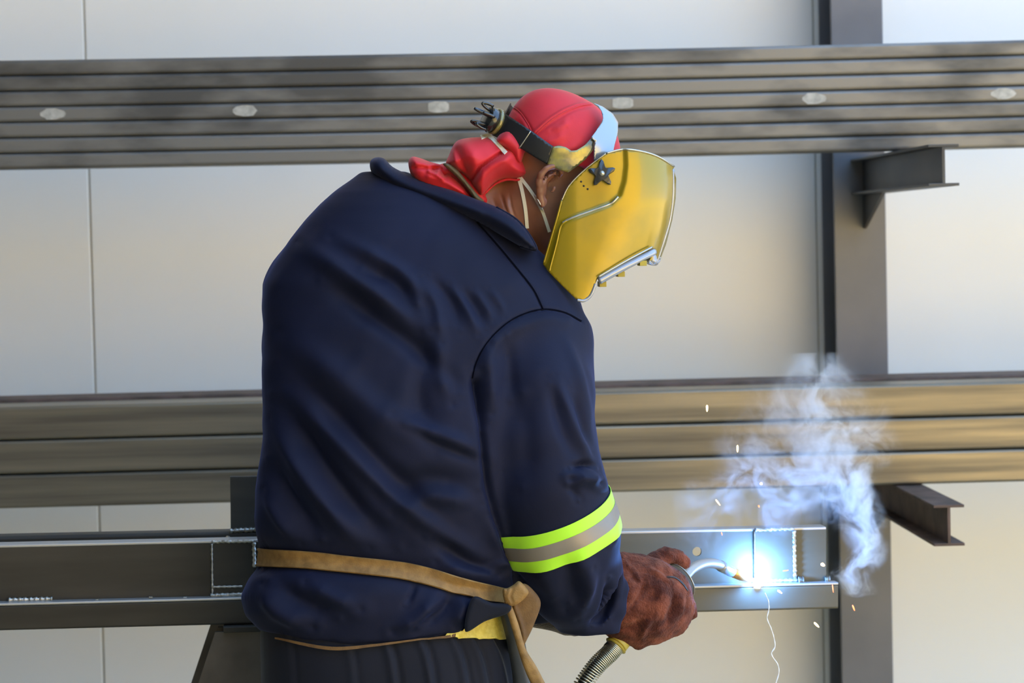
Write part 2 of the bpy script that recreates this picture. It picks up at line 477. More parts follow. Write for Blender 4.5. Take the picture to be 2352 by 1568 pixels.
M_leather2 = mat('dark_tan_leather', (.11, .052, .012), .75, col2=(.17, .085, .02), nscale=45, bump=.6, bscale=380, bdist=.001)  # darker copy of the tan leather; carries the shade on the apron flap
M_ybelt = mat('yellow_leather', (.60, .46, .05), .4, col2=(.72, .58, .10), nscale=120, bump=.8, bscale=300)
M_glove = mat('suede_glove', (.055, .012, .006), .95, col2=(.22, .062, .032), nscale=30, ramp=(.40, .66), bump=1.0, bscale=330, sheen=.15, sheen_col=(1, .6, .5), sheen_r=.5, spec=.2, bdist=.003, detail=8)
M_gloved = mat('dark_left_glove', (.03, .022, .018), .9, bump=1.0, bscale=300, sheen=.3, bdist=.002)  # left glove, much darker than the right one
M_black = mat('black_plastic', (.012, .012, .012), .35)
M_blackg = mat('gloss_black_plastic', (.015, .015, .014), .22, coat=.4)
M_clear = mat('smoky_band_plastic', (.10, .095, .06), .2, .35, col2=(.32, .27, .06), nscale=45, coat=.5)
M_chrome = mat('pale_band_plastic', (.30, .315, .33), .2, .65, coat=.6)
M_visor = mat('amber_shield', (.29, .20, .002), .28, .35, col2=(.18, .145, .015), nscale=7, ramp=(.48, .70), coat=.35, trans=.0)  # darker mottling stands for soot smudges and a hazy reflection
M_visor2 = mat('amber_shield_flat', (.56, .44, .035), .26, .30, coat=.7)
M_rim = mat('polished_shield_rim', (.42, .40, .33), .25, .7)
M_grey = mat('grey_lip_plastic', (.30, .32, .36), .22, .3, coat=.5)
M_elastic = mat('cream_elastic', (.74, .68, .50), .7, bump=.3, bscale=500)
M_mask = mat('white_mask', (.7, .7, .68), .9)
M_brass = mat('yellow_plastic', (.42, .33, .045), .45)
M_spring = mat('spring_steel', (.55, .50, .36), .25, .9)
M_swan = mat('satin_neck_metal', (.36, .33, .29), .35, .5)
M_nozzle = mat('copper_nozzle', (.80, .42, .16), .3, .8)
M_disc = mat('translucent_guard', (.62, .62, .52), .35, trans=.5)
M_boot = mat('boot_leather', (.02, .018, .015), .5)
M_arc = mat('arc_core', (1, 1, 1), .5, emit=(.75, .88, 1.0), estr=25)
M_spark = mat('hot_spark', (1, .5, .2), .5, emit=(1.0, .62, .25), estr=9)
M_sparkr = mat('cooling_spark', (1, .3, .1), .5, emit=(1.0, .18, .06), estr=3.5)
M_trail = mat('pale_filament', (.85, .85, .82), .5, emit=(.9, .92, 1), estr=.15)

# ------------------------------------------------------------------ building: wall, floor, roof
YW = 2.0
wall = empty('wall_back', (0, YW, 0), 'pale insulated panel wall behind the rack', None); wall['kind'] = 'structure'
seam_x = W(215, 780, YW)[0]
PW = 1.86
for k in range(-2, 3):
    a = seam_x + k * PW
    box('wall_panel', (a + .002, YW, 0), (a + PW - .002, YW + .08, 4.5), M_panel, wall, bev=.003)
for k in range(-2, 4):
    a = seam_x + k * PW
    box('joint_strip', (a - .002, YW + .004, 0), (a + .002, YW + .06, 4.5), M_seam, wall)
fl = box('floor', (-5.5, -3.4, -.1), (6.5, YW, 0), M_floor); fl['kind'] = 'structure'
yd = box('yard_ground', (-14, -22, -.12), (16, -3.4, -.01), M_dust); yd['kind'] = 'structure'
yd2 = box('yard_ground', (6.5, -3.4, -.12), (16, YW + 8, -.01), M_dust); yd2['kind'] = 'structure'
rf = box('ceiling', (-5.5, -0.35, 4.5), (0.8, YW + .1, 4.6), M_roof)  # unseen roof, its edges set to block the sun and admit sky light
rf2 = box('shade_canopy', (-5.5, -7.0, 4.5), (-0.7, -0.35, 4.6), M_dark); rf2['kind'] = 'structure'; rf['kind'] = 'structure'  # unseen, added to cut the sky light from the left
wl = box('blocker_wall_left', (-2.9, -6.5, 0), (-2.8, YW, 4.5), M_dark); wl['kind'] = 'structure'  # unseen dark wall added to block light on the left side
wo = box('added_wall_opposite', (-14, -9.2, -.01), (.2, -9, 7.0), M_dark); wo['kind'] = 'structure'  # unseen dark wall added to block low sky and darken reflections
wo2 = box('added_wall_opposite', (.2, -12.2, -.01), (16, -12, 5.6), mat('sandy_render', (.68, .53, .24), .9)); wo2['kind'] = 'structure'  # unseen sunlit facade added to throw warm light from the right

# ------------------------------------------------------------------ storage rack
YC = 1.81     # front flange of the column
rack = empty('storage_rack', (W(1970, 784, YC)[0], YC, 0), 'dark grey steel cantilever rack post with two protruding arms', 'rack')
cl, cr = W(1910, 400, YC)[0], W(2030, 400, YC)[0]
cl, cr = W(1908, 20, YC)[0], W(2027, 20, YC)[0]
cx = (cl + cr) / 2
# column: H section
def hsec(name, lo, hi, parent, m1):
    bm = bmesh.new(); x0, y0, z0 = lo; x1, y1, z1 = hi; xm = (x0 + x1) / 2
    box_bm(bm, (x0, y0, z0), (x1, y0 + .012, z1), .002); box_bm(bm, (x0, y1 - .012, z0), (x1, y1, z1), .002)
    box_bm(bm, (xm - .004, y0 + .012, z0), (xm + .004, y1 - .012, z1))
    return bm
bm = hsec('column', (cl, YC, 0), (cr, YW - .002, 4.4), rack, M_post)
finish('column', from_bm('column', bm), M_post, rack, smooth=False)
def z_at(px, py, y): return W(px, py, y)[2]
YB = 1.30
zu_b = z_at(1176, 360, YB); zu_t = z_at(1176, 112, YB)
zl_t = z_at(1176, 902, YB) ; zl_b = z_at(1176, 1136, YB)
arms = []
for zz, top_m in ((zu_b, M_dark), (zl_b, M_rust)):
    YT = .89; hw = .033
    ax = W(2113, 400, YT)[0] if zz > 1.5 else W(2122, 1180, YT)[0]
    ax = cx + .012
    ah = .088; zz -= .007 if zz > 1.5 else .003
    arm = bmesh.new()
    box_bm(arm, (ax - hw, YT, zz - .006), (ax + hw, YC, zz), .001)
    box_bm(arm, (ax - hw, YT, zz - ah), (ax + hw, YC, zz - ah + .006), .001)
    box_bm(arm, (ax - .003, YT, zz - ah + .006), (ax + .003, YC, zz - .006))
    finish('arm', from_bm('arm', arm), top_m if zz < 1.5 else M_dark, rack, smooth=False)
    g = bmesh.new()
    pts = [(ax - .004, YC, zz - ah), (ax - .004, YC - .26, zz - ah), (ax - .004, YC, zz - ah - .085)]
    a = [g.verts.new(p) for p in pts]; b = [g.verts.new((p[0] + .008, p[1], p[2])) for p in pts]
    g.faces.new(a); g.faces.new(b[::-1])
    for i in range(3): g.faces.new((a[i], b[i], b[(i + 1) % 3], a[(i + 1) % 3]))
    bmesh.ops.recalc_face_normals(g, faces=g.faces)
    finish('gusset', from_bm('gusset', g), M_dark, rack, smooth=False)
# second post out of frame on the left so the long steel is carried
rx = cx - 3.6
rack2 = empty('storage_rack', (rx, YC, 0), 'rack post standing past the left end of the wall view', 'rack')
bm = hsec('column', (rx - .06, YC, 0), (rx + .06, YW - .002, 4.4), rack2, M_post)
finish('column', from_bm('column', bm), M_post, rack2, smooth=False)
for zz in (zu_b, zl_b):
    b_ = bmesh.new(); box_bm(b_, (rx - .033, .89, zz - .098), (rx + .033, YC, zz - .010), .002); finish('arm', from_bm('arm', b_), M_dark, rack2, smooth=False)

def rrect(w_, h_, r, n=3):
    out = []
    for cx_, cy_, a0 in ((w_ / 2 - r, h_ / 2 - r, 0), (-w_ / 2 + r, h_ / 2 - r, 90), (-w_ / 2 + r, -h_ / 2 + r, 180), (w_ / 2 - r, -h_ / 2 + r, 270)):
        for i in range(n + 1):
            a = math.radians(a0 + 90 * i / n); out.append((cx_ + r * math.cos(a), cy_ + r * math.sin(a)))
    return out
def long_tube(name, y0, dep, zc, h_, r, mt, sag, parent=None, **k):
    xs = np.linspace(-3.3, 3.6, 24)
    path = [(x, y0 + dep / 2, zc - sag(x)) for x in xs]
    return sweep(name, rrect(dep, h_, r), path, mt, parent, frames=[((0, 1, 0), (0, 0, 1))] * len(xs), sharp=14, **k)
ords7 = ['topmost', 'second from the top', 'third from the top', 'fourth from the top', 'fifth from the top', 'sixth from the top', 'lowest']
hu = (zu_t - zu_b) / 7
for i in range(7):
    zc = zu_t - hu * (i + .5)
    jig = (random.random() - .5) * .003
    sg = lambda x, j=jig: (.012 * (1 - ((x - .0) / 1.6) ** 2) if abs(x) < 1.6 else 0) - .001 + j * math.sin(x * 1.7) - .004
    sg2 = lambda x, j=jig: .010 * max(0, 1 - (x / 2.0) ** 2) - .004 + 0 * x
    t = empty('steel_tube', (0, YB, zc), 'long raw steel tube, %s of seven in the upper rack bundle' % ords7[i] , 'steel tube', 'tubes of the upper bundle') if i == 3 else None
    o = long_tube('tube_wall' if t else 'steel_tube', YB + jig, .10, zc, hu - .001, .007, M_tube, sg2, t)
    if t is None: tag(o, 'long raw steel tube, %s of seven in the upper rack bundle' % ords7[i], 'steel tube', 'tubes of the upper bundle')
    else:
        for px in (150, 595, 1037, 1460, 1898, 2335):
            c = W(px, 240, YB + jig)
            zz = zc - sg2(c[0])
            pl = [(c[0] - .03 + .01 * math.cos(a) * 0 + .027 * math.cos(a), zz + (hu * .40) * math.sin(a)) for a in np.linspace(0, 2 * math.pi, 14)[:-1]]
            pl = [(x + .004 * math.sin(3 * x * 90), min(max(z, zz - hu * .36), zz + hu * .36)) for x, z in pl]
            vs = [(x, YB + jig - .0008, z) for x, z in pl] + [(x, YB + jig + .001, z) for x, z in pl]
            n = len(pl)
            me = from_arrays('pale_patch', vs, [tuple(range(n)), tuple(range(2 * n - 1, n - 1, -1))] + [(i_, i_ + n, (i_ + 1) % n + n, (i_ + 1) % n) for i_ in range(n)])
            finish('pale_patch', me, M_patch, t, smooth=False)
hl = (zl_t - zl_b) / 3
for i in range(3):
    zc = zl_t - hl * (i + .5)
    sg = lambda x: .002
    o = long_tube('steel_channel', YB, .15, zc, hl - .0025, .006, M_tube2, sg)
    tag(o, 'long brownish steel channel, %s of three in the lower rack bundle' % ['topmost', 'middle one', 'bottom one'][i], 'steel channel', 'channels of the lower bundle')
o = long_tube('steel_channel', YB + .155, .16, (zl_t + zl_b) / 2 + .004, zl_t - zl_b + .004, .006, M_rust, lambda x: .002)
tag(o, 'dark reddish steel section lying behind the three lower channels', 'steel channel')

# ------------------------------------------------------------------ welded steel frame on trestles
YL, YR = .20, .34
PL = V(0, 1390, YL); PR = V(1925, 1342, YR)      # front edge of the lower box
ax_ = (PR - PL).normalized(); up = Vector((0, 0, 1)); bk = ax_.cross(up).normalized() * -1
if bk.y < 0: bk = -bk
upp = bk.cross(ax_);  upp = upp if upp.z > 0 else -upp
A0 = PL - ax_ * .9
frame = empty('beam_assembly', tuple(PR), 'welded steel frame of long beams being worked on, dark at left, bluish at the arc', 'steel frame')
def fpt(s, b, h_): return PR - ax_ * s + bk * b + upp * h_
LL = (PR - A0).length
def along(name, s0, s1, b0, b1, h0, h1, m1, r=.003, parent=frame, **k):
    w2, h2 = abs(b1 - b0), abs(h1 - h0)
    p0 = fpt(s0, (b0 + b1) / 2, (h0 + h1) / 2); p1 = fpt(s1, (b0 + b1) / 2, (h0 + h1) / 2)
    r = min(r, w2 * .45, h2 * .45)
    return sweep(name, rrect(w2, h2, r), [p0, p1], m1, parent, frames=[(bk, upp)] * 2, sharp=14, **k)
TU = .102; TL = .046; SB = .028        # upper height, lower height, setback of the upper plate
# upper channel with round hole (front web) : built from a holed plate plus flange
def holed_plate():
    s0, s1 = .016, LL; bm = bmesh.new()
    hx, hh, hr = None, None, .0088
    hp = V(1607, 1252, YR - .02)
    s = (PR - hp).dot(ax_); hh = TU * .64
    x0, x1 = s - .03, s + .03
    def quad(a, b, c, d): bm.faces.new([bm.verts.new(fpt(p[0], SB, p[1])) for p in (a, b, c, d)])
    quad((s0, 0), (x0, 0), (x0, TU), (s0, TU)); quad((x1, 0), (s1, 0), (s1, TU), (x1, TU))
    n = 24; ring = [(s + hr * math.cos(2 * math.pi * i / n), hh + hr * math.sin(2 * math.pi * i / n)) for i in range(n)]
    def edgept(i):
        a = 2 * math.pi * i / n; dx, dy = math.cos(a), math.sin(a)
        tt = min(((x1 - s) / abs(dx)) if abs(dx) > 1e-6 else 9, (((TU - hh) if dy > 0 else hh) / abs(dy)) if abs(dy) > 1e-6 else 9)
        return (s + dx * tt, hh + dy * tt)
    for i in range(n):
        e0, e1 = edgept(i), edgept(i + 1)
        loop = [ring[i], e0]
        for c in ((x1, TU), (x0, TU), (x0, 0), (x1, 0)):
            if (abs(e0[0] - c[0]) < 1e-9) != (abs(e1[0] - c[0]) < 1e-9) and (abs(e0[1] - c[1]) < 1e-9) != (abs(e1[1] - c[1]) < 1e-9): loop.append(c)
        loop += [e1, ring[(i + 1) % n]]
        bm.faces.new([bm.verts.new(fpt(p[0], SB, p[1])) for p in loop])
    bmesh.ops.remove_doubles(bm, verts=bm.verts, dist=1e-5)
    bmesh.ops.recalc_face_normals(bm, faces=bm.faces)
    r = bmesh.ops.extrude_face_region(bm, geom=bm.faces[:])
    for v in [g for g in r['geom'] if isinstance(g, bmesh.types.BMVert)]: v.co += bk * .006
    bmesh.ops.recalc_face_normals(bm, faces=bm.faces)
    return bm
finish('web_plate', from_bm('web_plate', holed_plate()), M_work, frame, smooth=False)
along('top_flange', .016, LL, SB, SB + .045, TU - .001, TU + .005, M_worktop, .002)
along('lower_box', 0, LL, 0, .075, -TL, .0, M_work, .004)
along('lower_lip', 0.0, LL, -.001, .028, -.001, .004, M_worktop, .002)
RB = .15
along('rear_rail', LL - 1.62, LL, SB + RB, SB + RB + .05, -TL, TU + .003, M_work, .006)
# cleats and welds
def s_at(px, y=YR): return (PR - V(px, 1300, y)).dot(ax_)
def s_px(px):
    lo, hi = -.2, 3.0
    for _ in range(40):
        md = (lo + hi) / 2; p = fpt(md, SB, .05)
        if project(np.array(p)[None])[0][0] > px: lo = md
        else: hi = md
    return lo
def cleat(pa, pb, h0, h1, b0, b1, name='cleat'):
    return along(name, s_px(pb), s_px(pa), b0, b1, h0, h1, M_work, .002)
cleat(487, 583, .0, TU + .002, SB - .010, SB - .002)
cleat(1730, 1822, .004, TU + .002, SB - .008, SB - .002)
s1_, s2_ = s_px(533), s_px(640)
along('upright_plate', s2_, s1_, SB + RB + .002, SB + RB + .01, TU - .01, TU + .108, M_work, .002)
def bead(pts, r, name='weld_bead'):
    P = smooth_path(pts, max(12, int(np.linalg.norm(np.array(pts[-1]) - np.array(pts[0])) / .003)))
    rr = [r * (1 + .28 * math.sin(i * 2.1) + .15 * random.random()) for i in range(len(P))]
    tube(name, P, rr, M_weld, frame, 8)
def fp(px, b, h_): return np.array(fpt(s_px(px), b, h_))
bead([fp(487, SB - .011, .004), fp(487, SB - .011, TU)], .0018)
bead([fp(487, SB - .010, TU + .003), fp(583, SB - .010, TU + .003)], .0028)
bead([fp(583, SB - .008, TU), fp(584, SB - .008, TU * .55)], .0038)
bead([fp(482, SB - .012, .006), fp(560, SB - .012, .007)], .004)
bead([fp(487, SB - .012, .022), fp(556, SB - .012, .022)], .002)
bead([fp(18, SB - .004, .006), fp(120, SB - .004, .006)], .004)
bead([fp(530, SB + RB, TU + .004), fp(610, SB + RB, TU + .006)], .004)
bead([fp(526, SB + .12, TU - .004), fp(522, SB + .13, TU - .02)], .004)
bead([fp(1824, SB - .006, .004), fp(1822, SB - .006, TU)], .0038)
bead([fp(1732, SB - .006, TU + .003), fp(1822, SB - .006, TU + .003)], .0032)
bead([fp(1731, SB - .008, .006), fp(1731, SB - .008, TU)], .0012)
bead([fp(1755, SB - .006, .007), fp(1830, SB - .006, .007)], .0045)
bead([fp(1830, SB - .010, .006), fp(1842, SB - .010, .006)], .007)
bead([fp(1893, SB - .004, .006), fp(1905, SB - .004, .006)], .006)
for px, h_ in ((223, .004), (425, .004), (346, .006)):
    bead([fp(px - 4, SB - .016, h_), fp(px + 4, SB - .016, h_)], .002, 'weld_spatter')
# trestles
def trestle(pc, label, vis):
    b = fpt(s_px(pc), .04, -TL - .001)
    t = empty('trestle', (b.x, b.y, 0), label, 'trestle')
    top = b.z
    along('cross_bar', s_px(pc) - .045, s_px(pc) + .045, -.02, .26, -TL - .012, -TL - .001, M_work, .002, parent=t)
    for sgn, by in ((-1, .0), (-1, .24)):
        bm = bmesh.new(); b0 = fpt(s_px(pc), by, -TL - .012)
        H = b0.z; lean = .36 * H
        for xo, yo, wx, wy in ((0, -.003, .060, .005), (0, .055, .060, .005), (0, .026, .0035, .027)):
            vs = []
            for z, sh in ((0, -lean), (H, 0)):
                for dx, dy in ((-1, -1), (1, -1), (1, 1), (-1, 1)):
                    vs.append(bm.verts.new((b0.x + sh + xo + dx * wx, b0.y + yo + dy * wy, z)))
            for q in ((0, 1, 5, 4), (1, 2, 6, 5), (2, 3, 7, 6), (3, 0, 4, 7), (3, 2, 1, 0), (4, 5, 6, 7)): bm.faces.new([vs[i] for i in q])
        bmesh.ops.recalc_face_normals(bm, faces=bm.faces)
        finish('leg', from_bm('leg', bm), M_trestle, t, smooth=False)
    bm = bmesh.new(); box_bm(bm, (b.x - .36 * top - .15, b.y - .02, 0), (b.x - .36 * top + .15, b.y + .30, .012), .002)
    finish('foot_plate', from_bm('foot_plate', bm), M_work, t, smooth=False)
trestle(568, 'dark slanted steel trestle leg under the frame at left of the welder', True)
trestle(1010, 'steel trestle leg under the frame hidden behind the welder', False)

# ------------------------------------------------------------------ the welder
person = empty('person', (-.12, -.08, 0), 'welder bent forward in navy work jacket, red cap and leather gloves', 'person')
# torso rows: v, left, right, centre depth, half depth
ROWS = np.array([
    (395, 830, 930, .03, .030), (415, 806, 1000, .02, .060), (440, 770, 1060, .01, .085), (470, 735, 1110, .005, .105), (505, 702, 1160, .0, .12),
    (550, 666, 1215, -.005, .135), (600, 634, 1268, -.01, .145), (650, 606, 1312, -.015, .155), (700, 600, 1338, -.02, .16), (750, 604, 1345, -.03, .165),
    (850, 601, 1320, -.04, .17), (1000, 604, 1290, -.055, .17), (1060, 595, 1275, -.06, .168), (1120, 585, 1260, -.065, .162), (1190, 582, 1240, -.07, .155),
    (1235, 590, 1225, -.07, .148), (1262, 598, 1215, -.07, .142), (1300, 594, 1215, -.07, .142), (1330, 570, 1222, -.07, .150), (1370, 552, 1225, -.07, .156),
    (1410, 562, 1215, -.07, .158), (1450, 590, 1190, -.07, .152), (1500, 600, 1175, -.07, .146), (1560, 600, 1180, -.07, .146)], float)
def rowsdf(Q, rows, p=2.35):
    u, v = project(Q)
    L = np.interp(v, rows[:, 0], rows[:, 1]); R = np.interp(v, rows[:, 0], rows[:, 2])
    yc = np.interp(v, rows[:, 0], rows[:, 3]); hd = np.interp(v, rows[:, 0], rows[:, 4])
    a = (R - L) / 2 * PXM; x = (u - (L + R) / 2) * PXM; y = Q[:, 1] - yc
    r = (np.abs(x / a) ** p + np.abs(y / hd) ** p) ** (1 / p)
    d = (r - 1) * np.minimum(a, hd) * .85
    d = np.maximum(d, (rows[0, 0] - v) * PXM); d = np.maximum(d, (v - rows[-1, 0]) * PXM)
    return d, u, v
SLEEVE = [(1222, 800, -.085, 112), (1236, 900, -.108, 122), (1240, 1010, -.122, 126), (1258, 1120, -.13, 128), (1290, 1225, -.12, 128), (1315, 1320, -.07, 112), (1345, 1395, -.04, 82)]
LARM = [(706, 662, .04, 86), (690, 800, .06, 82), (715, 1060, .09, 74), (900, 1250, .085, 62), (1230, 1395, .09, 52)]
HEM = np.array([(540, 1400), (575, 1425), (600, 1450), (700, 1470), (800, 1479), (900, 1476), (1000, 1462), (1060, 1450), (1075, 1440), (1110, 1428), (1150, 1415), (1260, 1400)], float)
def jacket_sdf(Q):
    d, u, v = rowsdf(Q, ROWS)
    hem = np.interp(u, HEM[:, 0], HEM[:, 1])
    d = np.maximum(d, (v - hem) * PXM)
    arm = cone_chain(Q, SLEEVE, .02)
    # cut the sleeve end at the cuff
    c = W(1398, 1418, -.03); n = (W(1440, 1440, .02) - W(1330, 1375, -.05)); n /= np.linalg.norm(n)
    arm = np.maximum(arm, (Q - c) @ n)
    arm = smin(arm, cone_chain(Q, [(1256, 790, -.05, 108), (1258, 860, -.06, 106)], 0), .02)
    lip = cone_chain(Q, [(1408, 1312, -.045, 16), (1424, 1350, -.06, 18), (1420, 1400, -.065, 19), (1400, 1445, -.065, 22), (1368, 1456, -.07, 22)], .01)
    arm = smin(arm, lip, .006)
    arm = np.maximum(arm, -cone_chain(Q, [(1413, 1336, -.095, 16), (1402, 1385, -.100, 27), (1376, 1428, -.105, 24)], .0))
    d = smin(d, arm, .012)
    d = smin(d, cone_chain(Q, LARM, .02), .03)
    return d
lo = W(520, 1500, -.30); hi = W(1500, 350, .24)
jv, jf = sdf_mesh(jacket_sdf, (lo[0] - .02, -.33, lo[2] - .03), (hi[0] + .02, .26, hi[2] + .04), .0062)
jv = relax(jv, jf, 2, .5)
jv, jf = subdiv(jv, jf); jv = relax(jv, jf, 2, .5)
FOLDS = [
    ([(1092, 880), (1104, 960), (1112, 1050), (1128, 1150), (1165, 1280), (1195, 1340)], 9, -.012, 1), ([(1085, 868), (1095, 830), (1120, 785), (1160, 745), (1200, 722), (1247, 710), (1295, 717), (1335, 738)], 4, -.003, 1), ([(1095, 510), (1140, 560), (1190, 620), (1225, 665), (1247, 710)], 4, -.0025, 1),
    ([(1110, 840), (1140, 790), (1185, 755), (1247, 732), (1300, 738)], 14, .004, 1),
    ([(1120, 1180), (1160, 1280), (1200, 1340)], 18, .006),
    ([(680, 555), (780, 620), (880, 690), (965, 765)], 26, .011), ([(760, 545), (860, 590), (940, 650), (985, 760)], 20, .007),
    ([(735, 640), (860, 725), (960, 800), (1060, 905)], 24, -.010), ([(960, 640), (1000, 700), (1015, 790)], 15, .007),
    ([(985, 630), (1035, 690), (1060, 760)], 12, -.005), ([(1030, 650), (1070, 710), (1100, 770)], 11, .006), ([(1085, 660), (1115, 705), (1135, 740)], 9, .004),
    ([(1060, 660), (1095, 710), (1118, 755)], 9, -.004), ([(1120, 660), (1150, 700), (1160, 730)], 9, .003),
    ([(830, 620), (900, 640), (960, 700)], 18, -.006), ([(1000, 760), (1010, 850), (1040, 930)], 20, .006), ([(985, 800), (960, 900), (990, 1000)], 26, -.006),
    ([(640, 760), (760, 850), (880, 960), (1000, 1040)], 34, .008), ([(630, 830), (740, 930), (850, 1050), (980, 1180), (1080, 1260)], 30, -.011),
    ([(660, 880), (780, 1010), (900, 1130), (1030, 1230), (1130, 1290)], 24, .012), ([(625, 900), (720, 1040), (820, 1170), (920, 1260)], 26, -.012),
    ([(620, 960), (700, 1090), (780, 1190), (850, 1260)], 22, .010), ([(610, 1050), (670, 1150), (740, 1240)], 20, -.009), ([(605, 1120), (640, 1190), (690, 1250)], 16, .006),
    ([(900, 950), (980, 990), (1060, 1020), (1110, 1050)], 18, .007), ([(930, 975), (1000, 1015), (1080, 1050), (1120, 1075)], 14, -.008), ([(880, 1130), (980, 1100), (1100, 1120)], 26, -.006),
    ([(900, 1180), (1000, 1140), (1110, 1160)], 22, .006), ([(1000, 1290), (1070, 1315), (1150, 1320)], 16, .007), ([(980, 1230), (1080, 1290), (1170, 1320)], 16, -.008),
    ([(1120, 1310), (1160, 1295), (1190, 1325)], 12, .009),
    ([(595, 1280), (700, 1285), (850, 1300), (960, 1318), (1060, 1345), (1170, 1370)], 34, -.009, 1),
    ([(600, 1340), (640, 1400), (720, 1440)], 22, .010), ([(620, 1330), (690, 1380), (780, 1420)], 22, -.007), ([(700, 1335), (760, 1370), (830, 1400)], 20, .006),
    ([(955, 1335), (945, 1365), (930, 1390)], 8, -.006), ([(1040, 1350), (1020, 1400), (960, 1440)], 16, -.008), ([(1010, 1370), (960, 1420), (900, 1450)], 18, .008),
    ([(1080, 1370), (1060, 1400), (1045, 1440)], 14, .009), ([(1090, 1400), (1130, 1390), (1160, 1385)], 12, -.004),
    # sleeve
    ([(1290, 760), (1330, 860), (1350, 960), (1358, 1040)], 12, .006), ([(1275, 860), (1310, 960), (1345, 1040), (1368, 1090)], 12, .008), ([(1262, 880), (1290, 980), (1325, 1060)], 14, -.006),
    ([(1315, 900), (1340, 980), (1360, 1030)], 8, -.005), ([(1090, 850), (1100, 910), (1112, 990)], 16, -.007), ([(1125, 790), (1125, 860), (1130, 950)], 18, .006),
    ([(1165, 770), (1170, 850), (1172, 920)], 16, -.004), ([(1310, 1075), (1345, 1066), (1372, 1076)], 8, -.012), ([(1310, 1100), (1345, 1100), (1378, 1110)], 16, .010),
    ([(1300, 1110), (1320, 1130), (1330, 1150)], 10, -.005), ([(1400, 1210), (1410, 1230), (1402, 1245)], 10, .006), ([(1230, 1280), (1260, 1340), (1300, 1400)], 26, .006),
    ([(1330, 1260), (1345, 1320), (1340, 1390)], 22, .006), ([(1300, 1260), (1310, 1330), (1310, 1380)], 18, -.005), ([(1402, 1325), (1398, 1370), (1384, 1412), (1362, 1436)], 11, -.016),
    ([(1360, 1300), (1345, 1370), (1325, 1420)], 12, .008), ([(1200, 900), (1210, 1020), (1200, 1120)], 30, -.004)]
jv = fold(jv, jf, [(f_d[0], f_d[1] * .95, f_d[2] * (1.6 if f_d[1] > 15 else 1.0)) + tuple(f_d[3:]) for f_d in FOLDS])
Nn = vnormals(jv, jf)
q = jv * np.array([1, 1, 1]); rot = np.stack([q[:, 0] * .7 + q[:, 2] * .7, q[:, 1], (q[:, 2] - q[:, 0]) * .7], 1)
jv = jv + Nn * (vnoise(rot * np.array([7, 9, 22]), 1.0, 3) * .0022 + vnoise(rot * np.array([16, 20, 45]), 1.0, 5) * .0008)[:, None]
jme = from_arrays('jacket', jv, jf)
jacket = finish('jacket', jme, M_navy, person, label='navy cotton work jacket')
JB = bvh_of(jacket)
print('jacket', len(jv))

# seams
def seam(pts, wpx=3.6, n=40):
    P = smooth_path(pts, n); T = np.gradient(P, axis=0); T /= np.linalg.norm(T, axis=1)[:, None]
    Nn_ = np.stack([-T[:, 1], T[:, 0]], 1)
    surf_strip('seam', JB, P + Nn_ * wpx / 2, P - Nn_ * wpx / 2, M_thread, jacket, n, 2, .0007, .0006, smooth_it=1)
seam([(1085, 868), (1095, 830), (1120, 785), (1160, 745), (1200, 722), (1247, 710), (1295, 717), (1335, 738)])
seam([(1095, 510), (1140, 560), (1190, 620), (1225, 665), (1247, 710)])
seam([(1088, 1395), (1072, 1430), (1060, 1448)], 2)

# collar : folded stand around the neck
collar_poly = [(850, 372), (862, 362), (882, 364), (905, 385), (960, 410), (1020, 430), (1080, 452), (1140, 475), (1185, 502), (1215, 535), (1233, 568), (1230, 575), (1200, 568), (1150, 540), (1090, 510), (1020, 482), (950, 455), (900, 432), (866, 408), (852, 392)]
cf = pillow_depth(collar_poly, -.045, .045, 34, 90, [([(900, 420), (1000, 455), (1100, 490)], 10, .004)], -1, (-.00030, 0), (1000, 450))
cb = pillow_depth(collar_poly, -.044, .10, 60, 90, (), +1, (-.00030, 0), (1000, 450))
collar = patch('collar', collar_poly, cf, M_navy2, jacket, 6, back=cb, rnd=90)
tube('collar_edge', [V(p[0], p[1], -.045 - .0003 * (p[0] - 1000) - .006) for p in smooth_path([(1140, 476), (1185, 503), (1213, 535), (1232, 568), (1226, 574), (1195, 566)], 30)], .0022, M_navy, collar, 6)

# hi-vis band around the sleeve
def ring_band(name, bvh, c, axis, s0, s1, off, thick, mt, parent, n=72, m_=4, rmax=.14, tiltf=None):
    axis = Vector(axis).normalized(); a = Vector(r_) ; a = (a - axis * a.dot(axis)).normalized(); b = axis.cross(a)
    rad = np.zeros((n, m_)); P = np.zeros((n, m_, 3))
    for i in range(n):
        th = 2 * math.pi * i / n; d = a * math.cos(th) + b * math.sin(th)
        for j in range(m_):
            o = Vector(c) + axis * (s0 + (s1 - s0) * j / (m_ - 1))
            h = bvh.ray_cast(o, d)
            rad[i, j] = (h[3] if h[0] is not None and h[3] < rmax else np.nan)
    for j in range(m_):
        col = rad[:, j]; bad = np.isnan(col)
        if bad.all(): col[:] = .09
        elif bad.any(): col[bad] = np.interp(np.flatnonzero(bad), np.flatnonzero(~bad), col[~bad], period=n)
        rad[:, j] = (np.roll(col, 1) + 2 * col + np.roll(col, -1)) / 4
    for i in range(n):
        th = 2 * math.pi * i / n; d = a * math.cos(th) + b * math.sin(th)
        for j in range(m_):
            o = Vector(c) + axis * (s0 + (s1 - s0) * j / (m_ - 1))
            P[i, j] = o + d * (rad[i, j] + off)
    o_ = grid_shell(name, P, thick, mt, parent, wrap=True)
    return o_
band = empty('reflective_band', W(1278, 1200, -.10), None, None); band.parent = jacket; band.matrix_parent_inverse = wm(jacket).inverted()
bc = W(1282, 1200, -.105); bax = W(1318, 1300, -.085) - W(1246, 1098, -.125)
